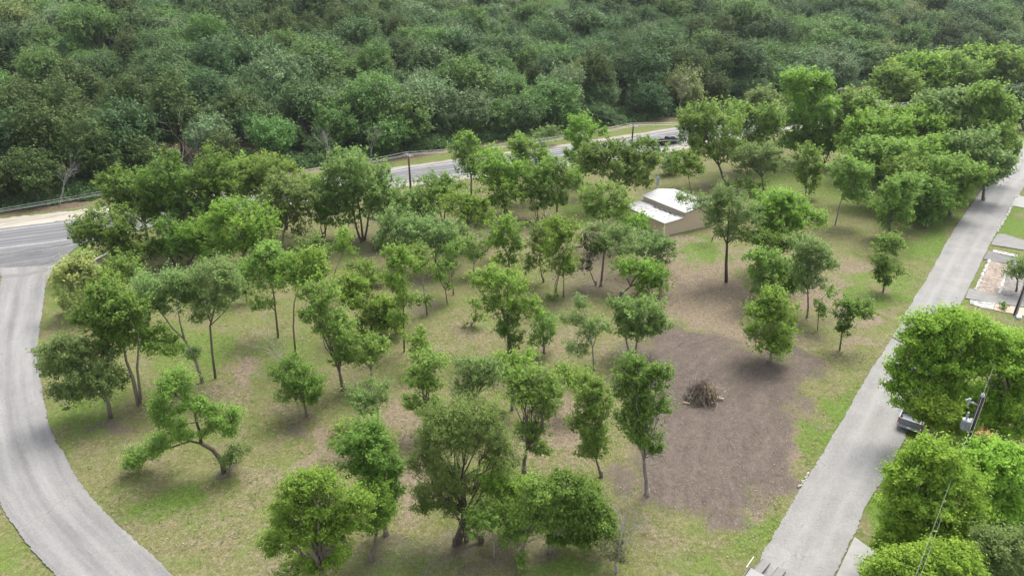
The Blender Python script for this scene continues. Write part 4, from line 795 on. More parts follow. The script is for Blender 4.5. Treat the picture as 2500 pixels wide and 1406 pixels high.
bk = [("M", (2190, 285), [(2165, 190, 34, 24), (2195, 205, 40, 28), (2170, 225, 30, 22)], "leftmost tree of the far bright row beyond the right-hand grove"),
 ("B", (2260, 270), [(2240, 165, 42, 24), (2275, 190, 42, 30), (2225, 195, 34, 28)], "second tree from the left in the far bright row"),
 ("M", (2330, 265), [(2320, 165, 42, 24), (2345, 190, 42, 32), (2300, 200, 34, 26)], "third tree from the left in the far bright row"),
 ("B", (2395, 255), [(2380, 145, 36, 20), (2400, 170, 44, 28), (2370, 190, 40, 30)], "domed tree fourth from the left in the far bright row"),
 ("M", (2455, 260), [(2445, 150, 40, 22), (2470, 180, 44, 32), (2440, 205, 40, 28)], "fifth tree of the far bright row near the right edge"),
 ("M", (2530, 250), [(2510, 150, 40, 26), (2530, 190, 44, 34)], "last tree of the far bright row, cut by the right edge")]
for c_, b_, l_, t_ in bk: T("elm_tree", c_, b_, l_, t_, rt=.3, group="far bright row beyond the grove", d=1.9, grow=1.5, gaps=.4, fill=.1)
T("elm_tree", 'f5', (2500, 318), [(2480, 245, 26, 24), (2500, 270, 36, 30), (2480, 290, 26, 20)], "very dark dense tree at the right edge beyond the street", rt=.25)
T("elm_tree", 'B', (2065, 330), [(2045, 265, 30, 20), (2065, 285, 36, 24)], "low fresh green tree between the tallest roadside tree and the grove", rt=.16)
T("elm_tree", 'D', (2010, 400), [(1940, 350, 34, 28), (2010, 365, 36, 26), (2035, 330, 30, 34)], "dark leafy mass below the tallest roadside tree", rt=.2, stems=3, bark=BARK_DARK)
# big pecans on the right
pc = dict(cat="tree", ls=.95, grow=1.27, gaps=.5, flat=1.2, fill=.08, depth=1.0)
T("pecan_tree", 'Q', (2300, 1075), [(2262, 788, 36, 20), (2320, 778, 36, 18), (2375, 790, 34, 20), (2235, 830, 34, 24), (2300, 830, 50, 34), (2360, 840, 46, 32), (2225, 872, 36, 28), (2280, 880, 50, 36), (2350, 890, 54, 38), (2195, 905, 28, 18), (2188, 948, 22, 15), (2235, 935, 40, 30), (2300, 945, 54, 36), (2220, 985, 30, 18), (2345, 990, 56, 34), (2400, 1020, 44, 30)], "nearest big bright pecan overhanging the street's right edge, upper one", rt=.34, d=1.5, twigs=20, **pc)
T("pecan_tree", 'Q', (2270, 1120), [(2262, 985, 36, 28), (2300, 1000, 48, 34), (2330, 1040, 44, 32), (2282, 1030, 30, 20), (2248, 1016, 20, 12)], "bright pecan crown covering the parked grey pickup", rt=.24, d=1.4, **{**pc, "grow": 1.05})
T("pecan_tree", 'Q', (2440, 1090), [(2415, 815, 36, 22), (2455, 838, 38, 26), (2495, 850, 40, 30), (2430, 890, 48, 36), (2480, 900, 40, 34), (2490, 930, 46, 46), (2440, 970, 50, 42), (2480, 1030, 44, 46)], "bright pecan right behind the transformer pole", rt=.32, d=1.4, **pc)
T("pecan_tree", 'Q', (2330, 1400), [(2262, 1098, 34, 20), (2310, 1108, 34, 22), (2235, 1135, 40, 26), (2195, 1160, 32, 22), (2290, 1155, 52, 34), (2345, 1175, 46, 32), (2210, 1195, 46, 30), (2190, 1228, 20, 14), (2270, 1220, 56, 38), (2340, 1235, 50, 36), (2205, 1255, 46, 30), (2182, 1290, 30, 20), (2250, 1290, 54, 36), (2330, 1305, 54, 38), (2190, 1322, 38, 22), (2152, 1335, 22, 13)], "largest bright pecan beside the orange marker on the verge", rt=.36, d=1.5, **pc)
T("pecan_tree", 'Q', (2460, 1330), [(2410, 1110, 48, 34), (2460, 1120, 46, 36), (2400, 1160, 50, 38), (2460, 1190, 54, 44), (2410, 1230, 50, 38), (2490, 1260, 44, 44), (2430, 1290, 50, 40)], "bright pecan right of the transformer pole's foot", rt=.32, d=1.4, **pc)
T("pecan_tree", 'Q', (2240, 1560), [(2160, 1382, 30, 17), (2200, 1368, 36, 20), (2240, 1385, 50, 30), (2295, 1370, 50, 32), (2128, 1412, 26, 15), (2200, 1430, 70, 36), (2350, 1370, 46, 36)], "bright pecan at the bottom right corner edge beside the concrete drive", rt=.3, d=1.4, **pc)
T("oak_tree", 'G', (2450, 1530), [(2430, 1340, 48, 34), (2480, 1350, 46, 40), (2400, 1380, 44, 32), (2460, 1400, 60, 38)], "pale grey-green fine leaved tree in the bottom right corner", rt=.28, ls=.8, d=1.2)
T("feathery_tree", 'G', (2480, 712), [(2470, 652, 22, 12), (2490, 640, 20, 14), (2475, 672, 26, 10), (2510, 655, 26, 18)], "sparse feathery tree over the grey mulch bed", rt=.1, ls=.7, d=.6, bark=BARK_DARK, twigs=22)
T("shrub", 'D', (2451, 754), [(2451, 748, 8, 6)], "small round shrub on the pink path beside the street pole", cat="bush", trunk=False)
# ------------------------------------------------------------------ the wooded hillside
FK = {  # kind: (name, rx, rz, leaves, L, clump, base height of crown, label bits)
 'f1': ("juniper_tree", 3.1, 3.6, 3400, .42, .9, "dark olive juniper"),
 'f2': ("oak_tree", 4.1, 3.3, 3800, .46, 1.0, "dark green live oak"),
 'f3': ("oak_tree", 3.8, 3.4, 3300, .44, 1.05, "pale grey-green oak"),
 'f4': ("elm_tree", 4.0, 3.8, 3800, .48, 1.0, "fresh green elm"),
 'f5': ("oak_tree", 4.3, 3.6, 3900, .46, 1.0, "near-black dense oak"),
 'f6': ("oak_tree", 3.7, 3.2, 3000, .46, 1.05, "yellowish oak"),
}
VAR = {}
for k, (nm, rx, rz, n, L, cl, lb) in FK.items():
    VAR[k] = []
    for q in range(3):
        rg = np.random.default_rng(hash((k[1], q)) % 99991 if False else int(k[1]) * 17 + q)
        ells = []; H = rz * 2 + .7
        nl = 5 if k != 'f1' else 3
        for j in range(nl):
            a = 2 * pi * (j + rg.random() * .6) / nl; rr = rx * rg.uniform(.3, .55)
            zc = rg.uniform(.42, .62) * H if k != 'f1' else rg.uniform(.35, .6) * H
            ells.append((np.array([cos(a) * rr, sin(a) * rr, zc]), (rx * rg.uniform(.48, .62),) * 2 + (rz * rg.uniform(.5, .65),)))
        ells.append((np.array([rg.normal() * .4, rg.normal() * .4, H * .66]), (rx * .72, rx * .72, rz * (.6 if k != 'f1' else .72))))
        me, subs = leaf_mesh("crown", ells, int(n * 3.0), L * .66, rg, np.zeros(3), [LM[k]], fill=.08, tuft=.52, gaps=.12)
        mb = MB(); wood(mb, (0, 0, 0), ells, subs, rg, .2, .4, 3 if k in ('f1', 'f2') else 1, 14)
        to = mb.build("trunk", BARK if k != 'f3' else BARK_PALE, None); tm = to.data; bpy.data.objects.remove(to)
        VAR[k].append((me, tm))
def place(kind, var, loc, s, rz, label, group=None, name=None, matover=None):
    me, tm = VAR[kind][var]
    root = empty(name or FK[kind][0], loc, rz); root.scale = s
    tag(root, label, "tree", group)
    for nm_, d_ in (("crown", me), ("trunk", tm)):
        o = bpy.data.objects.new(nm_, d_); COL.objects.link(o); o.parent = root
        if matover and nm_ == "crown":
            o.material_slots[0].link = 'OBJECT'; o.material_slots[0].material = matover
    return root
rf = np.random.default_rng(77)
# trees with a look of their own, each at its own place
own = [('f4', (675, 395), 60, LM['f7'], "brightest green tree of the hillside, above the left highway bend", 1.45, (660, 320)),
       ('f6', (115, 290), 55, None, "yellowish topped oak at the left side of the hillside", 1.3, None),
       ('f3', (400, 305), 55, None, "pale domed grey-green tree in the left part of the hillside", 1.4, None),
       ('f4', (515, 395), 55, LM['f3'], "pale green feathery tree left of the hillside's brightest tree", 1.45, None)]
taken = []
for k, b_, _, mo, lb, s, _2 in own:
    p = g_hill(*b_) - np.array([0, 0, 1.6]); place(k, 0, p, (s, s, s), rf.uniform(0, 6), lb, None, None, mo); taken.append(p)
cand = []
sx = 6.5
for yy in np.arange(60, 900, sx):
    for xx in np.arange(-420, 760, sx):
        k = 1 + max(0, (yy - 420)) / 500
        if k > 1 and rf.random() > 1 / k ** 2: continue
        x = xx + rf.uniform(-4, 4); y = yy + rf.uniform(-4, 4); s = side(x, y)
        if s < 12 or s > 440: continue
        z = float(hill(x, y)) - (1.9 if s < 20 else 1.0 if s < 34 else 0); px, py = to_px(x, y, z + 5)
        if px < -160 or px > 2660 or py < -70: continue
        if any((x - t[0]) ** 2 + (y - t[1]) ** 2 < 34 for t in taken): continue
        cand.append((y * cos(PITCH) + (38 - z) * sin(PITCH), x, y, z, float(px), float(py), s))
cand.sort()
def patch(x, y):
    a = sin(x * .045 + 2) + sin(y * .05 + x * .02) + rf.normal() * .9
    if rf.random() < .045: return 'f6'
    if a > 1.5: return 'f3'
    if a > .55: return 'f4'
    if a > -.3: return 'f2'
    if a > -1.1: return 'f5'
    return 'f1'
zone = [(250, "at the far left"), (500, "above the caliche shoulder"), (750, "left of the brown pole"), (1000, "behind the brown pole"), (1250, "right of the brown pole"), (1500, "left of the dark pole"), (1750, "behind the black pickup"), (2100, "behind the tallest roadside tree"), (9999, "above the right-hand grove")]
rows = [(20, "at the wood's edge"), (27, "in the second row"), (35, "in the third row"), (43, "low on the hillside"), (52, "a quarter up the hillside"), (61, "a third up the hillside"), (9999, "mid-hillside")]
inst = []
NI = 0
for dd, x, y, z, px, py, s in cand:
    k = patch(x, y); v = int(rf.integers(0, 3)); sc_ = (.95 + 1.0 * rf.random() ** 1.6) * (1.1 if s < 40 else 1.0)
    szw = 'small ' if sc_ < 1.1 else 'broad ' if sc_ > 1.45 else ''
    S3 = (sc_ * rf.uniform(.9, 1.12), sc_ * rf.uniform(.9, 1.12), sc_ * rf.uniform(.85, 1.2))
    rz_ = rf.uniform(0, 6.28)
    vis = -30 < px < 2530 and py > -20
    if NI < 292 and vis:
        zn = next(t for l, t in zone if px < l); rw = next(t for l, t in rows if s < l)
        lb = f"{szw}{FK[k][6]} {rw}, {zn}"
        place(k, v, (x, y, z), S3, rz_, lb, f"{szw}{FK[k][6]}s {rw} {zn}"); NI += 1
    else: inst.append((x, y, z, rz_, *S3, list(FK).index(k) * 3 + v))
# everything farther up the hill reads as one wood: a single object whose trees are instanced
srcc = bpy.data.collections.new("wood_sources")
for i, k in enumerate(FK):
    for v in range(3):
        me_, tm_ = VAR[k][v]; o = bpy.data.objects.new(f"source_{i * 3 + v:02d}", me_); srcc.objects.link(o)
ia = np.array(inst, np.float32)
me = bpy.data.meshes.new("far_woods"); me.vertices.add(len(ia)); me.vertices.foreach_set("co", ia[:, :3].ravel())
for nm_, c_ in (("rz", 3), ("var", 7)):
    a = me.attributes.new(nm_, 'FLOAT' if nm_ == "rz" else 'INT', 'POINT'); a.data.foreach_set("value", ia[:, c_].astype(np.float32 if nm_ == "rz" else np.int32))
a = me.attributes.new("scl", 'FLOAT_VECTOR', 'POINT'); a.data.foreach_set("vector", ia[:, 4:7].ravel())
wo = bpy.data.objects.new("forest", me); COL.objects.link(wo)
tag(wo, "dense mixed woods covering the upper hillside", "woods", kind="stuff")
ng = bpy.data.node_groups.new("woods", 'GeometryNodeTree')
ng.interface.new_socket("Geometry", in_out='INPUT', socket_type='NodeSocketGeometry'); ng.interface.new_socket("Geometry", in_out='OUTPUT', socket_type='NodeSocketGeometry')
N, Lk = ng.nodes, ng.links
gi, go = N.new("NodeGroupInput"), N.new("NodeGroupOutput"); ip = N.new("GeometryNodeInstanceOnPoints"); ci = N.new("GeometryNodeCollectionInfo")
ci.inputs[0].default_value = srcc; ci.inputs[1].default_value = True; ci.inputs[2].default_value = True; ip.inputs["Pick Instance"].default_value = True
def na(nm_, ty):
    n = N.new("GeometryNodeInputNamedAttribute"); n.data_type = ty; n.inputs[0].default_value = nm_; return n.outputs[0]
cx = N.new("ShaderNodeCombineXYZ"); Lk.new(na("rz", 'FLOAT'), cx.inputs[2])
Lk.new(gi.outputs[0], ip.inputs["Points"]); Lk.new(ci.outputs[0], ip.inputs["Instance"]); Lk.new(na("var", 'INT'), ip.inputs["Instance Index"])
Lk.new(cx.outputs[0], ip.inputs["Rotation"]); Lk.new(na("scl", 'FLOAT_VECTOR'), ip.inputs["Scale"]); Lk.new(ip.outputs[0], go.inputs[0])
md = wo.modifiers.new("woods", 'NODES'); md.node_group = ng
print("WOODS", NI, len(inst))
# pale dead trees standing among them
for (b_, t_, l_) in [((145, 505), (165, 425), "pale dead twiggy tree left above the caliche shoulder"),
                     ((1020 - 215, 405), (800, 335), "dead grey tree drooping over the bank above the left highway"), ((1812, 75), (1830, -12), "bare grey tree near the top of the hillside right of centre"),
                     ((2075, 70), (2085, -5), "bleached bare tree high on the hillside at the right"), ((300, 170), (290, 105), "silvery bare tree in the upper left of the hillside"),
                     ((1655, 292), (1668, 205), "thin pale forked trunk at the foot of the hillside near the black pickup"), ((905, 400), (908, 330), "slim pale sapling trunk at the wood's edge left of the brown pole")]:
    baretree("bare_tree", b_, t_, l_, .09, BARK_PALE if "trunk" in l_ else TWIG, 3, True, .5)
# undergrowth along the foot of the wood
def scatter_quads(name, P, s, m, label, cat, seed, flat=.6, tint=True, ratio=.55):
    rg = np.random.default_rng(seed); n = len(P)
    nm = np.array([0, 0, flat]) + rg.normal(size=(n, 3)) * .5; nm /= np.linalg.norm(nm, axis=1)[:, None]
    a = np.cross(nm, unit(n, rg)); a /= np.linalg.norm(a, axis=1)[:, None] + 1e-9; b_ = np.cross(nm, a)
    l = s * rg.uniform(.5, 1.5, (n, 1)); V = np.empty((n, 4, 3), np.float32)
    V[:, 0] = P - a * l * .5; V[:, 1] = P + b_ * l * ratio * .5; V[:, 2] = P + a * l * .5; V[:, 3] = P - b_ * l * ratio * .5
    me = bpy.data.meshes.new(name); me.vertices.add(4 * n); me.vertices.foreach_set("co", V.ravel())
    me.loops.add(4 * n); me.loops.foreach_set("vertex_index", np.arange(4 * n, dtype=np.int32)); me.polygons.add(n)
    me.polygons.foreach_set("loop_start", np.arange(0, 4 * n, 4, dtype=np.int32)); me.update(calc_edges=True)
    t = me.attributes.new("tint", 'FLOAT', 'POINT'); t.data.foreach_set("value", np.repeat(rg.random(n), 4).astype(np.float32)); me.materials.append(m)
    o = bpy.data.objects.new(name, me); COL.objects.link(o); tag(o, label, cat, kind="stuff"); return o
P = []; rg = np.random.default_rng(31)
for k in range(2300):
    x = rg.uniform(-150, 175); s = 10.0 + abs(rg.normal()) * 5.0
    if vnoise(np.array([x]), np.array([s * 3]), 13, 21)[0] < .30: continue
    y = s / .85 + 155.5 + .62 * x; r = rg.uniform(.5, 1.3) + (rg.random() < .45) * rg.uniform(.5, 2.0) * (s > 11.5); z = float(hill(x, y)); m_ = int(95 * r * r)
    d = unit(m_, rg); d[:, 2] = abs(d[:, 2]); P.append(np.array([x, y, z]) + d * r * np.array([1, 1, .8]) * rg.uniform(.6, 1.05, (m_, 1)))
scatter_quads("undergrowth", np.concatenate(P), .42, LM['f2'], "low leafy undergrowth along the foot of the wood", "undergrowth", 1)

# ------------------------------------------------------------------ grass tufts, wood chips
ph = np.random.default_rng(41); n = 260000
x = ph.uniform(-75, 85, n); y = ph.uniform(36, 150, n); xi = np.searchsorted(GX, x).clip(0, nx - 1); yi = np.searchsorted(GY, y).clip(0, ny - 1)
gl = lush[yi, xi]; gb = np.maximum(brown[yi, xi], dirt[yi, xi]); pxx, pyy = to_px(x, y, 0 * x)
def inside_paving(px, py):
    out = np.zeros(len(px), bool)
    L_ = [(1490, 1790), (1382, 1840), (1289, 1895), (1206, 1940), (1148, 1978), (1073, 2024), (1008, 2064), (918, 2114), (828, 2172), (763, 2208), (673, 2262), (583, 2312), (522, 2352), (457, 2399), (375, 2466), (310, 2526)]
    out |= px > np.interp(-py, [-a for a, b in L_], [b for a, b in L_])
    Rr = [(1465, 475), (1406, 427), (1332, 352), (1278, 290), (1220, 236), (1166, 193), (1105, 160), (1044, 127), (950, 108), (846, 99), (792, 104), (702, 117), (660, 132), (640, 150), (600, 215), (570, 300), (500, 690), (455, 990), (405, 1360), (360, 1680), (300, 1950), (200, 2500)]
    out |= (px < np.interp(-py, [-a for a, b in Rr], [b for a, b in Rr]))
    return out
inn = inside_paving(pxx, pyy)
k = (~inn) & (ph.random(n) < (.25 + gl * .75) * (1 - .85 * gb)) & (vnoise(x, y, 2.2, 51) > .35)
zz = np.zeros(k.sum())
scatter_quads("grass", np.stack([x[k], y[k], .03 + ph.random(k.sum()) * .05], -1), .17, leaf_mat("leaf_grass", (.045, .085, .014), (.22, .215, .085), .3), "short patchy grass and weeds of the lot", "grass", 3, flat=1.6, ratio=.45)
n = 240000; x = ph.uniform(-75, 85, n); y = ph.uniform(36, 150, n); xi = np.searchsorted(GX, x).clip(0, nx - 1); yi = np.searchsorted(GY, y).clip(0, ny - 1)
pxx, pyy = to_px(x, y, 0 * x); k = (~inside_paving(pxx, pyy)) & (ph.random(n) < .22 + .5 * dirt[yi, xi] - .3 * brown[yi, xi]) & (vnoise(x, y, 1.7, 52) > .4)
scatter_quads("leaf_litter", np.stack([x[k], y[k], .03 + ph.random(k.sum()) * .03], -1), .13, leaf_mat("litter_straw", (.055, .042, .028), (.30, .245, .165), .0), "straw and dead leaves strewn over the dry ground of the lot", "leaf litter", 5, flat=1.6, ratio=.5)
n = 60000; x = ph.uniform(-40, 60, n); y = ph.uniform(40, 125, n); xi = np.searchsorted(GX, x).clip(0, nx - 1); yi = np.searchsorted(GY, y).clip(0, ny - 1)
pxx, pyy = to_px(x, y, 0 * x); k = (~inside_paving(pxx, pyy)) & (ph.random(n) < (brown[yi, xi] > .35) * .5)
scatter_quads("wood_chips", np.stack([x[k], y[k], .03 + ph.random(k.sum()) * .06], -1), .13, leaf_mat("chip_straw", (.06, .048, .040), (.26, .215, .165), .0), "scattered wood chips and straw on the brown worked soil", "wood chips", 4, flat=1.2, ratio=.3)

# ------------------------------------------------------------------ brush pile
bp_ = empty("brush_pile", PILE); tag(bp_, "heap of cut branches and brush on the brown worked soil", "brush pile")
rg = np.random.default_rng(61); RP = 1.75; HP = 2.15
def stick(mb, r, lo=.9, hi=2.0):
    a = rg.uniform(0, 6.28); rr = RP * rg.uniform(.15, 1.0); t = rg.uniform(0, 1)
    st = PILE + np.array([cos(a) * rr, sin(a) * rr, rg.uniform(0, .25)])
    top = PILE + np.array([cos(a + rg.normal() * .9) * rr * .35, sin(a + rg.normal() * .9) * rr * .35, HP * rg.uniform(.45, 1.02)])
    mb.tube(bend(st, top, rg, 5, .1, .12), np.linspace(r, r * .3, 5), 4)
m1 = MB(); [stick(m1, rg.uniform(.012, .03)) for _ in range(420)]; m1.build("twigs", plain("brush_brown", (.13, .10, .07), .9, noise=.4, scale=12), bp_, PILE)
m2 = MB(); [stick(m2, rg.uniform(.025, .055)) for _ in range(46)]
for k in range(60):
    a = rg.uniform(0, 6.28); p = PILE + np.array([cos(a) * RP * rg.uniform(.5, 1.25), sin(a) * RP * rg.uniform(.5, 1.1), rg.uniform(.05, 1.6)]); m2.tube(bend(p, p + unit(1, rg)[0] * rg.uniform(.5, 1.4), rg, 4, .12), [.02, .015, .01, .006], 4)
m2.build("branches", plain("branch_grey", (.27, .24, .20), .9, noise=.3, scale=12), bp_, PILE)
ce = [(PILE + np.array([.25, 0, .75]), (1.35, 1.3, .85))]
lm, _s = leaf_mesh("leaves", ce, 1500, .15, rg, PILE, [leaf_mat("leaf_dead_brown", (.07, .055, .03), (.24, .19, .09), .1)], fill=.4)
o = bpy.data.objects.new("dead_leaves", lm); COL.objects.link(o); o.parent = bp_
c = g(1755, 975); lg = empty("cut_log", c); tag(lg, "pale debarked stick lying right of the brush pile", "log")
mb = MB(); mb.tube([c + np.array([-.65, .18, .35]), c + np.array([-.2, .05, .22]), c + np.array([.45, -.06, .1])], [.05, .075, .085], 8); mb.build("log_wood", plain("peeled_wood", (.48, .39, .29), .7), lg, c)
c = g(1675, 985); lg = empty("cut_log", c); tag(lg, "short pale cut stick lying left of the brush pile", "log")
mb = MB(); mb.tube([c + np.array([-.25, .12, .09]), c + np.array([.3, -.1, .09])], [.05, .07], 7); mb.build("log_wood", plain("peeled_wood_yellow", (.38, .31, .19), .7), lg, c)

# ------------------------------------------------------------------ low beige wall sign
a, b_ = g(231, 653), g(262, 636); d = b_ - a; d /= np.linalg.norm(d)
ws = empty("wall_sign", a, atan2(d[1], d[0])); tag(ws, "low beige stuccoed wall with a pale cap beside the junction", "wall")
mb = MB(); mb.box((1.6, .12, .45), (3.2, .26, .9)); mb.build("panel", plain("beige_stucco", (.30, .27, .205), .9, noise=.06), ws)
mb = MB(); mb.box((1.6, .12, .945), (3.32, .36, .08)); mb.build("coping", plain("pale_cap", (.44, .41, .36), .8, noise=.05), ws)

# ------------------------------------------------------------------ utility poles and wires
M_INS = plain("porcelain", (.30, .31, .32), .25, noise=.04); M_GALV = plain("galvanised", (.50, .51, .52), .45, .3, noise=.08); M_TANK = plain("grey_paint_light", (.25, .27, .29), .4, noise=.05)
M_PB = plain("pole_brown", (.10, .042, .026), .9, noise=.3); M_PD = plain("pole_dark", (.020, .016, .014), .9, noise=.3); M_WIRE = plain("wire_aluminium", (.30, .31, .30), .4, .4, noise=.05); M_WIRE2 = plain("wire_weathered", (.16, .165, .15), .6, noise=.05)
def pole_at(base, top_px, m, r=.15):
    b = g(*base); rr = ray(*top_px); k = (b[0] ** 2 + b[1] ** 2) ** .5 / (rr[0] ** 2 + rr[1] ** 2) ** .5
    h = CAM_H + rr[2] * k
    return b, h
HD = np.array([1, .62, 0]); HD /= np.linalg.norm(HD); HN = np.array([-HD[1], HD[0], 0])
def utility_pole(base, top_px, m, label, arm=2.2, box=None):
    b, h = pole_at(base, top_px, m); root = empty("utility_pole", b); tag(root, label, "utility pole")
    mb = MB(); mb.tube([b, b + np.array([0, 0, h])], [.21, .16], 10); mb.build("pole", m, root, b, True)
    ap = []
    if arm:
        z = h - .35; c = b + np.array([0, 0, z]) - HN * .16
        mb = MB(); mb.tube([c - HN * arm / 2, c + HN * arm / 2], .09, 4); mb.tube([c + HN * arm * .32, b + np.array([0, 0, z - .7])], .03, 4); mb.tube([c - HN * arm * .32, b + np.array([0, 0, z - .7])], .03, 4)
        mb.build("crossarm", plain("crossarm_grey", (.40, .38, .35), .8, noise=.15), root, b)
        for f in (-.5, -.17, .5):
            p = c + HN * arm * f * .96; q = MB()
            for zz, r0 in ((.05, .03), (.12, .09), (.17, .05), (.22, .085), (.28, .05)): q.tube([p + np.array([0, 0, zz]), p + np.array([0, 0, zz + .05])], [r0, r0 * .8], 8)
            q.tube([p + HD * .1, p + HD * .42], .055, 7); q.tube([p - HD * .1, p - HD * .42], .055, 7)
            q.build("insulator", M_INS, root, b); ap.append(p + np.array([0, 0, .32]))
    if box:
        p = b + np.array([0, 0, box]) - HD * .32; q = MB(); q.box(p, (.42, .4, 1.05)); q.build("equipment_box", M_TANK, root, b)
        q = MB(); q.box(p + np.array([0, 0, .58]), (.5, .46, .1)); q.build("box_lid", M_GALV, root, b)
    return root, b, h, ap
_, bA, hA, aA = utility_pole((1003, 468), (994, 374), M_PB, "brown wooden utility pole with white insulators by the highway", 2.4)
_, bB, hB, aB = utility_pole((1540, 388), (1544, 303), M_PD, "dark utility pole with grey box left of the black pickup", 2.6, 3.9)
_, bL, hL, aL = utility_pole((290, 590), (262, 468), M_PB, "brown utility pole hidden in the deep green tree at left", 2.0)
_, bR, hR, aR = utility_pole((2085, 372), (2075, 262), M_PB, "utility pole hidden behind the crowns right of the highway trees", 2.4)
def wire(pts, sag, r, label, name="power_line", m=None):
    P = []
    for a, b_ in zip(pts[:-1], pts[1:]):
        a, b_ = np.array(a), np.array(b_)
        for t in np.linspace(0, 1, 17)[:-1]: p = a + (b_ - a) * t; p[2] -= 4 * sag * t * (1 - t); P.append(p)
    P.append(np.array(pts[-1])); mb = MB(); mb.tube(P, r, 5); o = mb.build(name, m or M_WIRE); tag(o, label, "power line"); return o
offL = bL - HD * 70; offR = bR + HD * 90
nmz = ["outer", "middle", "inner"]
for i, nm_ in enumerate(("nearest the lot", "in the middle of the three", "nearest the wooded hill")):
    wire([offL + HN * (i - 1) * .35 + np.array([0, 0, hL + .2]), aL[i], aA[i], aB[i], aR[i], offR + HN * (i - 1) + np.array([0, 0, hR])], .9, .028, f"upper highway power line {nm_}")
for i, (dz, nm_) in enumerate(((2.6, "upper"), (3.6, "lower"))):
    o_ = np.array([0, 0, -dz])
    wire([offL + np.array([0, 0, hL - .1 - dz * .45]), bL - HN * .2 + np.array([0, 0, hL]) + o_ * .6, bA - HN * .2 + np.array([0, 0, hA]) + o_, bB - HN * .2 + np.array([0, 0, hB]) + o_, bR - HN * .2 + np.array([0, 0, hR]) + o_, offR + np.array([0, 0, hR]) + o_], 1.0, .03, f"{nm_} of the two lower communication cables along the highway", "communication_cable")
wire([bB + np.array([0, 0, hB - .2]), np.array([at_depth(1330, 232, bB[1] + 40)[0], bB[1] + 40, at_depth(1330, 232, bB[1] + 40)[2]])], .6, .02, "thin service wire running from the dark pole up into the wooded hill")
# street poles at the right
def street_pole():
    b, h = pole_at((2316, 1205), (2388, 966), M_PD)
    root = empty("transformer_pole", b); tag(root, "dark wooden pole with a grey transformer among the pecans", "utility pole")
    mb = MB(); mb.tube([b, b + np.array([0, 0, h])], [.21, .16], 12); mb.build("pole", M_PD, root, b, True)
    mb = MB(); mb.tube([b + np.array([.3, -.1, 0]), b + np.array([.26, -.08, h * .62])], .075, 8); mb.build("riser_pipe", plain("riser_dark", (.06, .055, .05), .6), root, b)
    top = b + np.array([0, 0, h]); q = MB()
    for zz, r0 in ((0, .05), (.08, .16), (.15, .08), (.2, .14), (.27, .06)): q.tube([top + np.array([0, 0, zz]), top + np.array([0, 0, zz + .06])], [r0, r0 * .8], 10)
    q.build("insulator", M_INS, root, b)
    c = b + np.array([-.62, -.12, h - 2.35]); q = MB(); q.tube([c + np.array([0, 0, -.48]), c + np.array([0, 0, -.42]), c + np.array([0, 0, .38]), c + np.array([0, 0, .40])], [.24, .29, .30, .33], 16)
    for k in range(10): a = k * pi / 5; q.box(c + np.array([cos(a) * .31, sin(a) * .31, -.05]), (.05, .05, .5), a)
    tk = q.build("transformer_tank", M_TANK, root, b)
    q = MB(); q.tube([c + np.array([0, 0, .40]), c + np.array([0, 0, .46])], [.32, .26], 16); q.build("tank_lid", plain("rusty_lid", (.30, .16, .14), .8), tk, (0, 0, 0)).location = -b * 0
    q = MB(); p = c + np.array([-.08, .02, .46])
    for zz, r0 in ((0, .06), (.1, .1), (.2, .07), (.3, .1), (.4, .05), (.5, .09)): q.tube([p + np.array([0, 0, zz]), p + np.array([0, 0, zz + .09])], [r0, r0 * .8], 8)
    q.build("bushing", M_INS, root, b)
    q = MB(); q.box(c + np.array([.38, .06, .1]), (.2, .12, .7)); q.build("bracket", M_GALV, root, b)
    p0 = b + np.array([0, 0, h - .75]); p1 = p0 + np.array([-.95, -.1, .45]); q = MB(); q.tube([p0, p1], .04, 6); q.tube([p0 + (p1 - p0) * .55, p0 + (p1 - p0) * .75], .09, 8); q.tube([p1 + np.array([0, 0, -.35]), p1 + np.array([0, 0, .25])], .075, 8); q.tube([p1 + np.array([-.3, 0, .12]), p1 + np.array([.12, 0, .2])], .05, 6)
    q.build("fuse_cutout", M_INS, root, b)
    p0 = b + np.array([.1, -.1, h - 4.1]); q = MB(); q.tube([p0, p0 + np.array([.75, .1, .3])], .035, 6); q.tube([p0 + np.array([0, 0, -.3]), p0 + np.array([1.0, .1, -.05])], .035, 6); q.build("bracket", M_GALV, root, b)
    return b, h
bT, hT = street_pole()
b2 = g(2477, 768); rt_ = 10.4; r2 = empty("utility_pole", b2); tag(r2, "dark wooden pole standing on the pink path by the driveways", "utility pole")
mb = MB(); mb.tube([b2, b2 + np.array([0, 0, rt_])], [.19, .14], 10); mb.build("pole", M_PD, r2, b2, True)
mb = MB(); mb.tube([b2 + np.array([0, 0, rt_]), b2 + np.array([0, 0, rt_ + .3])], [.1, .07], 8); mb.build("insulator", M_INS, r2, b2)
mb = MB(); mb.tube([b2 + np.array([.19, -.1, 0]), b2 + np.array([.16, -.1, 6])], .045, 6); mb.build("riser_pipe", M_GALV, r2, b2)
dS = bT - b2; nxt = bT + dS
wire([b2 + np.array([0, 0, rt_ + .3]), bT + np.array([0, 0, hT + .3]), nxt + np.array([0, 0, hT + .3])], .35, .010, "topmost wire between the two street poles at right", m=M_WIRE2)
wire([b2 + np.array([.2, 0, rt_ - 1.6]), bT + np.array([.24, 0, hT - 1.4]), nxt + np.array([.24, 0, hT - 1.4])], .4, .010, "second wire below the top one between the two street poles", m=M_WIRE2)
o = slab("utility_box", [(2480, 772), (2492, 773), (2494, 779), (2482, 778)], plain("box_pale_blue", (.62, .68, .74), .5), .24, .24, None, label="small pale blue utility box on the grass below the pink path", cat="utility box")
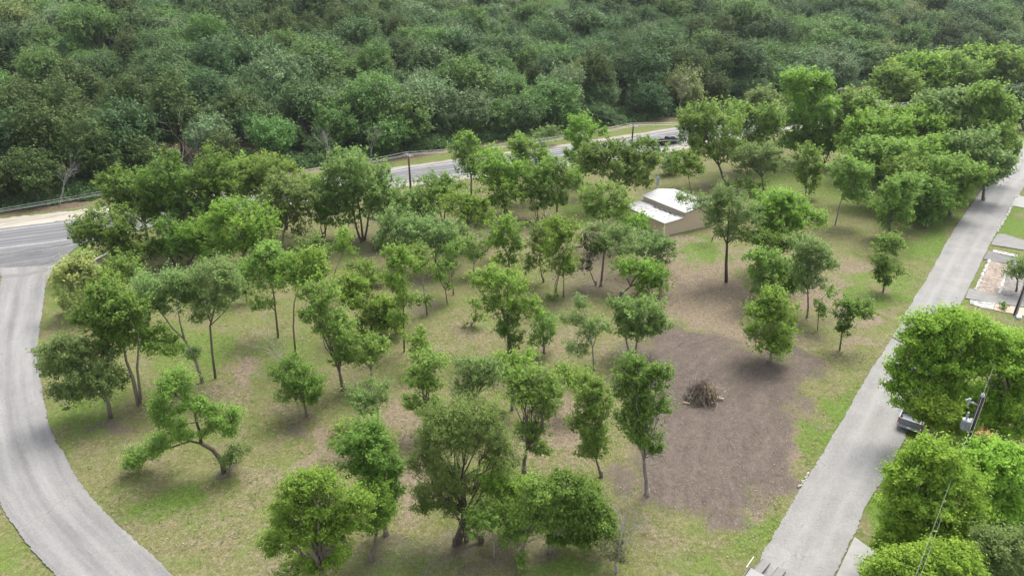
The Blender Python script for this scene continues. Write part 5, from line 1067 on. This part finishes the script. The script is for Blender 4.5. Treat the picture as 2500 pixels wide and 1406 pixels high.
# lamp post with meter box behind the shed
c = g(1604, 462); lp = empty("lamp_post", c); tag(lp, "thin grey lamp post with a blue-grey meter box behind the shed", "lamp post")
mb = MB(); mb.tube([c, c + np.array([0, 0, 4.6])], .05, 8); mb.build("post", M_GALV, lp, c)
mb = MB(); mb.box(c + np.array([-.02, -.12, 1.6]), (.5, .22, 1.6)); mb.build("meter_box", plain("meter_blue_grey", (.35, .42, .48), .5), lp, c)
mb = MB(); mb.tube([c + np.array([0, 0, 4.6]), c + np.array([.3, 0, 4.72])], .04, 6); mb.box(c + np.array([.35, 0, 4.68]), (.4, .22, .12), taper=.7); mb.build("lamp_head", M_INS, lp, c)
# white object beyond the highway at right: small sign on two posts
c = g_hill(2048, 226); c = np.array(c); sg = empty("roadside_sign", c, atan2(HD[1], HD[0])); tag(sg, "small white board sign at the wood's edge above the highway", "sign")
mb = MB(); mb.box((0, 0, 1.0), (1.9, .06, .45)); mb.build("board", plain("white_board", (.72, .72, .74), .5), sg)
for xx in (-.75, .75): mb = MB(); mb.box((xx, .07, .6), (.09, .07, 1.3)); mb.build("post", BARK_DARK, sg)
# orange marker on the verge
c = g(2170, 1240); om = empty("yard_sign", c, radians(12)); tag(om, "small orange yard sign on the green verge by the pecan", "sign")
M_OR = plain("orange_sign", (.92, .33, .045), .5, noise=.04)
mb = MB(); mb.box((0, 0, .52), (.62, .02, .36)); mb.build("board", M_OR, om)
for xx in (-.22, .22): mb = MB(); mb.tube([(xx, .03, 0), (xx, .03, .5)], .012, 5); mb.build("post", M_GALV, om)
ML = plain("sign_lettering_red", (.40, .06, .01), .5); mb = MB()
for k in range(12):      # the letter O
    a = k * pi / 6; mb.box((.0 + .05 * cos(a), -.014, .54 + .08 * sin(a)), (.035, .006, .035))
mb.box((.135, -.014, .52), (.03, .006, .17)); mb.box((.17, -.014, .59), (.07, .006, .03)); mb.box((.16, -.014, .525), (.05, .006, .026))
mb.build("lettering", ML, om)

# ------------------------------------------------------------------ vehicles
M_BLK = plain("paint_black", (.012, .012, .014), .25, noise=.02); M_GLS = plain("dark_glass", (.02, .025, .03), .08, noise=.02); M_TYR = plain("tyre_rubber", (.02, .02, .02), .85); M_RIM = plain("rim_grey", (.30, .30, .31), .35, .7)
M_CHR = plain("chrome", (.6, .6, .6), .2, .9, noise=.02); M_RED = plain("tail_lamp_red", (.35, .02, .02), .3, noise=.03); M_LMP = plain("head_lamp", (.7, .7, .68), .15, noise=.03)
def loft(mb, secs, mi=0):
    """secs: cross sections [x, [(y,z)...]] joined along x"""
    n = len(secs[0][1]); V = [(x, y, z) for x, ring in secs for y, z in ring]; Fc = []
    for i in range(len(secs) - 1):
        for k in range(n): Fc.append((i * n + k, (i + 1) * n + k, (i + 1) * n + (k + 1) % n, i * n + (k + 1) % n))
    Fc += [tuple(range(n)), tuple((len(secs) - 1) * n + k for k in range(n))[::-1]]; mb.add(V, Fc, mi)
def ring(hw, z0, z1, tum=.06): return [(-hw + .04, z0), (-hw, z0 + .12), (-hw, z1 - .14), (-hw + tum, z1), (hw - tum, z1), (hw, z1 - .14), (hw, z0 + .12), (hw - .04, z0)]
def wheels(root, xs, hw, r):
    for x in xs:
        for s in (-1, 1):
            q = MB(); q.tube([(x, s * (hw - .24), r), (x, s * (hw - .20), r), (x, s * (hw - .03), r), (x, s * hw, r)], [r * .9, r, r, r * .9], 20); wo_ = q.build("wheel", M_TYR, root)
            q = MB(); q.tube([(x, s * (hw - .02), r), (x, s * (hw + .012), r)], [r * .6, r * .55], 14); q.build("rim", M_RIM, wo_)
def pickup(loc, rz, paint, label, plate=False, cover=True, bedm=None):
    root = empty("pickup_truck", loc, rz); tag(root, label, "pickup truck"); hw = 1.0
    mb = MB()   # front is +x, length 5.8
    loft(mb, [(2.9, ring(.90, .45, .95)), (2.75, ring(.97, .36, 1.06)), (2.1, ring(hw, .33, 1.16)), (1.35, ring(hw, .33, 1.2)), (-.62, ring(hw, .33, 1.2))])
    mb.box((-1.75, .955, .80), (2.25, .085, .86)); mb.box((-1.75, -.955, .80), (2.25, .085, .86)); mb.box((-1.75, 0, .52), (2.25, 1.82, .12)); mb.box((-.67, 0, .9), (.09, 1.82, .62))
    mb.build("body", paint, root)
    mb = MB(); cabr = lambda hw_, z1: [(-hw_, 1.2), (-hw_ * .97, 1.3), (-hw_ * .80, z1 - .05), (-hw_ * .72, z1), (hw_ * .72, z1), (hw_ * .80, z1 - .05), (hw_ * .97, 1.3), (hw_, 1.2)]
    loft(mb, [(1.42, cabr(.93, 1.32)), (.72, cabr(.93, 1.84)), (.3, cabr(.95, 1.9)), (-.3, cabr(.95, 1.9)), (-.62, cabr(.93, 1.82))]); mb.build("cab", paint, root)
    q = MB(); q.add([(1.38, -.72, 1.37), (1.38, .72, 1.37), (.80, .62, 1.80), (.80, -.62, 1.80)], [(0, 1, 2, 3)]); q.v[-1][:, 0] += .03; q.v[-1][:, 2] += .02; q.build("windscreen", M_GLS, root)
    q = MB(); q.add([(-.635, -.66, 1.35), (-.635, .66, 1.35), (-.635, .6, 1.74), (-.635, -.6, 1.74)], [(3, 2, 1, 0)]); q.build("rear_window", M_GLS, root)
    for s in (-1, 1):
        for x0, x1 in ((.45, 1.15), (-.5, .38)):
            q = MB(); y0, y1 = s * .935, s * .80; q.add([(x0, y0, 1.34), (x1, y0, 1.34), (min(x1, x0 + .55) if x1 > 1 else x1, y1, 1.77), (x0, y1, 1.77)], [(0, 1, 2, 3), (3, 2, 1, 0)]); q.build("side_window", M_GLS, root)
        q = MB(); q.box((1.0, s * 1.08, 1.32), (.1, .2, .18)); q.build("mirror", M_BLK, root)
        q = MB(); q.box((2.84, s * .74, .83), (.16, .32, .18)); q.build("headlight", M_LMP, root)
        q = MB(); q.box((-2.875, s * .93, .95), (.06, .12, .38)); q.build("tail_light", M_RED, root)
    q = MB(); q.box((-2.87, 0, .86), (.07, 1.74, .66)); q.box((-2.915, 0, 1.02), (.03, .34, .1)); q.build("tailgate", paint, root)
    q = MB(); q.box((-3.02, 0, .5), (.2, 1.9, .2)); q.build("rear_bumper", bedm or paint, root)
    q = MB(); q.box((2.93, 0, .5), (.16, 1.8, .22)); q.box((2.93, 0, .78), (.05, 1.0, .24)); q.build("front_bumper", M_BLK, root)
    if plate: q = MB(); q.box((-3.135, 0, .56), (.02, .32, .16)); q.build("licence_plate", plain("plate_white", (.72, .74, .76), .5), root)
    if cover: q = MB(); q.box((-1.25, 0, 1.235), (1.15, 1.78, .03)); q.build("bed_cover", M_BLK, root)
    wheels(root, (1.95, -1.75), hw + .02, .39); return root
a = g(1632, 352); pickup((a[0], a[1], .05), atan2(HD[1], HD[0]), M_BLK, "black pickup driving right along the highway")
dst = g(2260, 920) - g(2170, 1060)
r0 = (g(2193, 1046) + g(2237, 1068)) / 2; an = atan2(.78, .63)
an = atan2((g(2263, 828) - g(2106, 1148))[1], (g(2263, 828) - g(2106, 1148))[0])
pickup((r0[0] + cos(an) * 3.05, r0[1] + sin(an) * 3.05, .05), an, plain("paint_grey", (.20, .21, .23), .35, .3, noise=.03), "grey pickup parked on the street edge under the pecan, tailgate towards the viewer", True, False, plain("bumper_grey", (.30, .31, .33), .4, .3))
def sedan(loc, rz, paint, label):
    root = empty("car", loc, rz); tag(root, label, "car"); hw = .9; mb = MB()
    loft(mb, [(2.3, ring(.8, .4, .72)), (2.1, ring(.88, .3, .82)), (1.0, ring(hw, .25, .98)), (-1.4, ring(hw, .25, 1.02)), (-2.1, ring(.88, .3, 1.0)), (-2.3, ring(.8, .4, .9))]); mb.build("body", paint, root)
    cr = lambda h_, z1: [(-h_, .98), (-h_ * .95, 1.08), (-h_ * .76, z1 - .04), (-h_ * .68, z1), (h_ * .68, z1), (h_ * .76, z1 - .04), (h_ * .95, 1.08), (h_, .98)]
    mb = MB(); loft(mb, [(1.15, cr(.84, 1.1)), (.45, cr(.85, 1.42)), (-.6, cr(.85, 1.44)), (-1.65, cr(.82, 1.1))]); mb.build("cabin", M_GLS, root)
    q = MB(); q.box((-.1, 0, 1.45), (1.05, 1.1, .035)); q.build("roof_panel", paint, root)
    for s in (-1, 1):
        q = MB(); q.box((2.22, s * .62, .62), (.14, .3, .14)); q.build("headlight", M_LMP, root)
        q = MB(); q.box((-2.24, s * .66, .78), (.14, .3, .2)); q.build("tail_light", M_RED, root)
    wheels(root, (1.4, -1.35), hw, .32); return root
a = g(757, 452); sedan((a[0], a[1], .05), atan2(-HD[1], -HD[0]), plain("paint_blue_grey", (.10, .12, .19), .3, .3, noise=.03), "blue-grey car driving left on the highway, half hidden by trees")
# trailer at the bottom edge of the street
a0, a1 = g(1862, 1375), g(1844, 1402); dr = g(1866, 1380) - g(1846, 1410); an = atan2(dr[1], dr[0])
tb = g(1860, 1412); tr = empty("car_trailer", (tb[0], tb[1], .04), an); tag(tr, "flatbed trailer with two lowered ramps at the street's bottom edge", "trailer")
M_RAMP = plain("ramp_aluminium", (0.129, 0.127, 0.122), .5, .2, noise=.08); M_FR = plain("frame_black", (.03, .03, .03), .5)
for yy in (.35, -.75):
    q = MB(); L_ = 1.75; q.box((.78, yy, .26), (L_, .52, .05), 0, 0); P = q.v[-1]; P[:, 2] = P[:, 2] + (.78 - P[:, 0]) * .24
    for s in (-1, 1): q.box((.78, yy + s * .27, .29), (L_, .03, .09)); P = q.v[-1]; P[:, 2] = P[:, 2] + (.78 - P[:, 0]) * .24
    q.build("ramp", M_RAMP, tr)
q = MB(); q.box((-2.7, -.2, .55), (5.0, 2.0, .08)); q.build("deck", M_RAMP, tr)
q = MB(); q.box((-.2, -.2, .5), (.1, 2.1, .16)); q.box((-2.7, .86, .62), (5.0, .07, .16)); q.box((-2.7, -1.26, .62), (5.0, .07, .16)); q.build("frame", M_FR, tr)
q = MB(); q.box((-.1, .95, .95), (1.2, .04, .05)); q.box((.45, .95, .55), (.05, .04, .8)); q.build("side_rail", plain("rail_pale", (.55, .58, .42), .5), tr)
wheels(tr, (-2.4, -3.2), 1.05, .33)

# ------------------------------------------------------------------ thin summer haze between the camera and the hill
hz = MB(); hz.box((190, 840, 74), (2800, 1900, 152)); ho = hz.build("haze", [])
hm = bpy.data.materials.new("haze_air"); hm.use_nodes = True; N_ = hm.node_tree.nodes; N_.clear()
pv = N_.new("ShaderNodeVolumePrincipled"); pv.inputs["Color"].default_value = (.86, .92, 1, 1); pv.inputs["Density"].default_value = .00008; pv.inputs["Anisotropy"].default_value = .2
mo = N_.new("ShaderNodeOutputMaterial"); hm.node_tree.links.new(pv.outputs[0], mo.inputs["Volume"]); ho.data.materials.append(hm); ho["kind"] = "stuff"; ho["label"] = "thin pale haze over the lot and hillside"
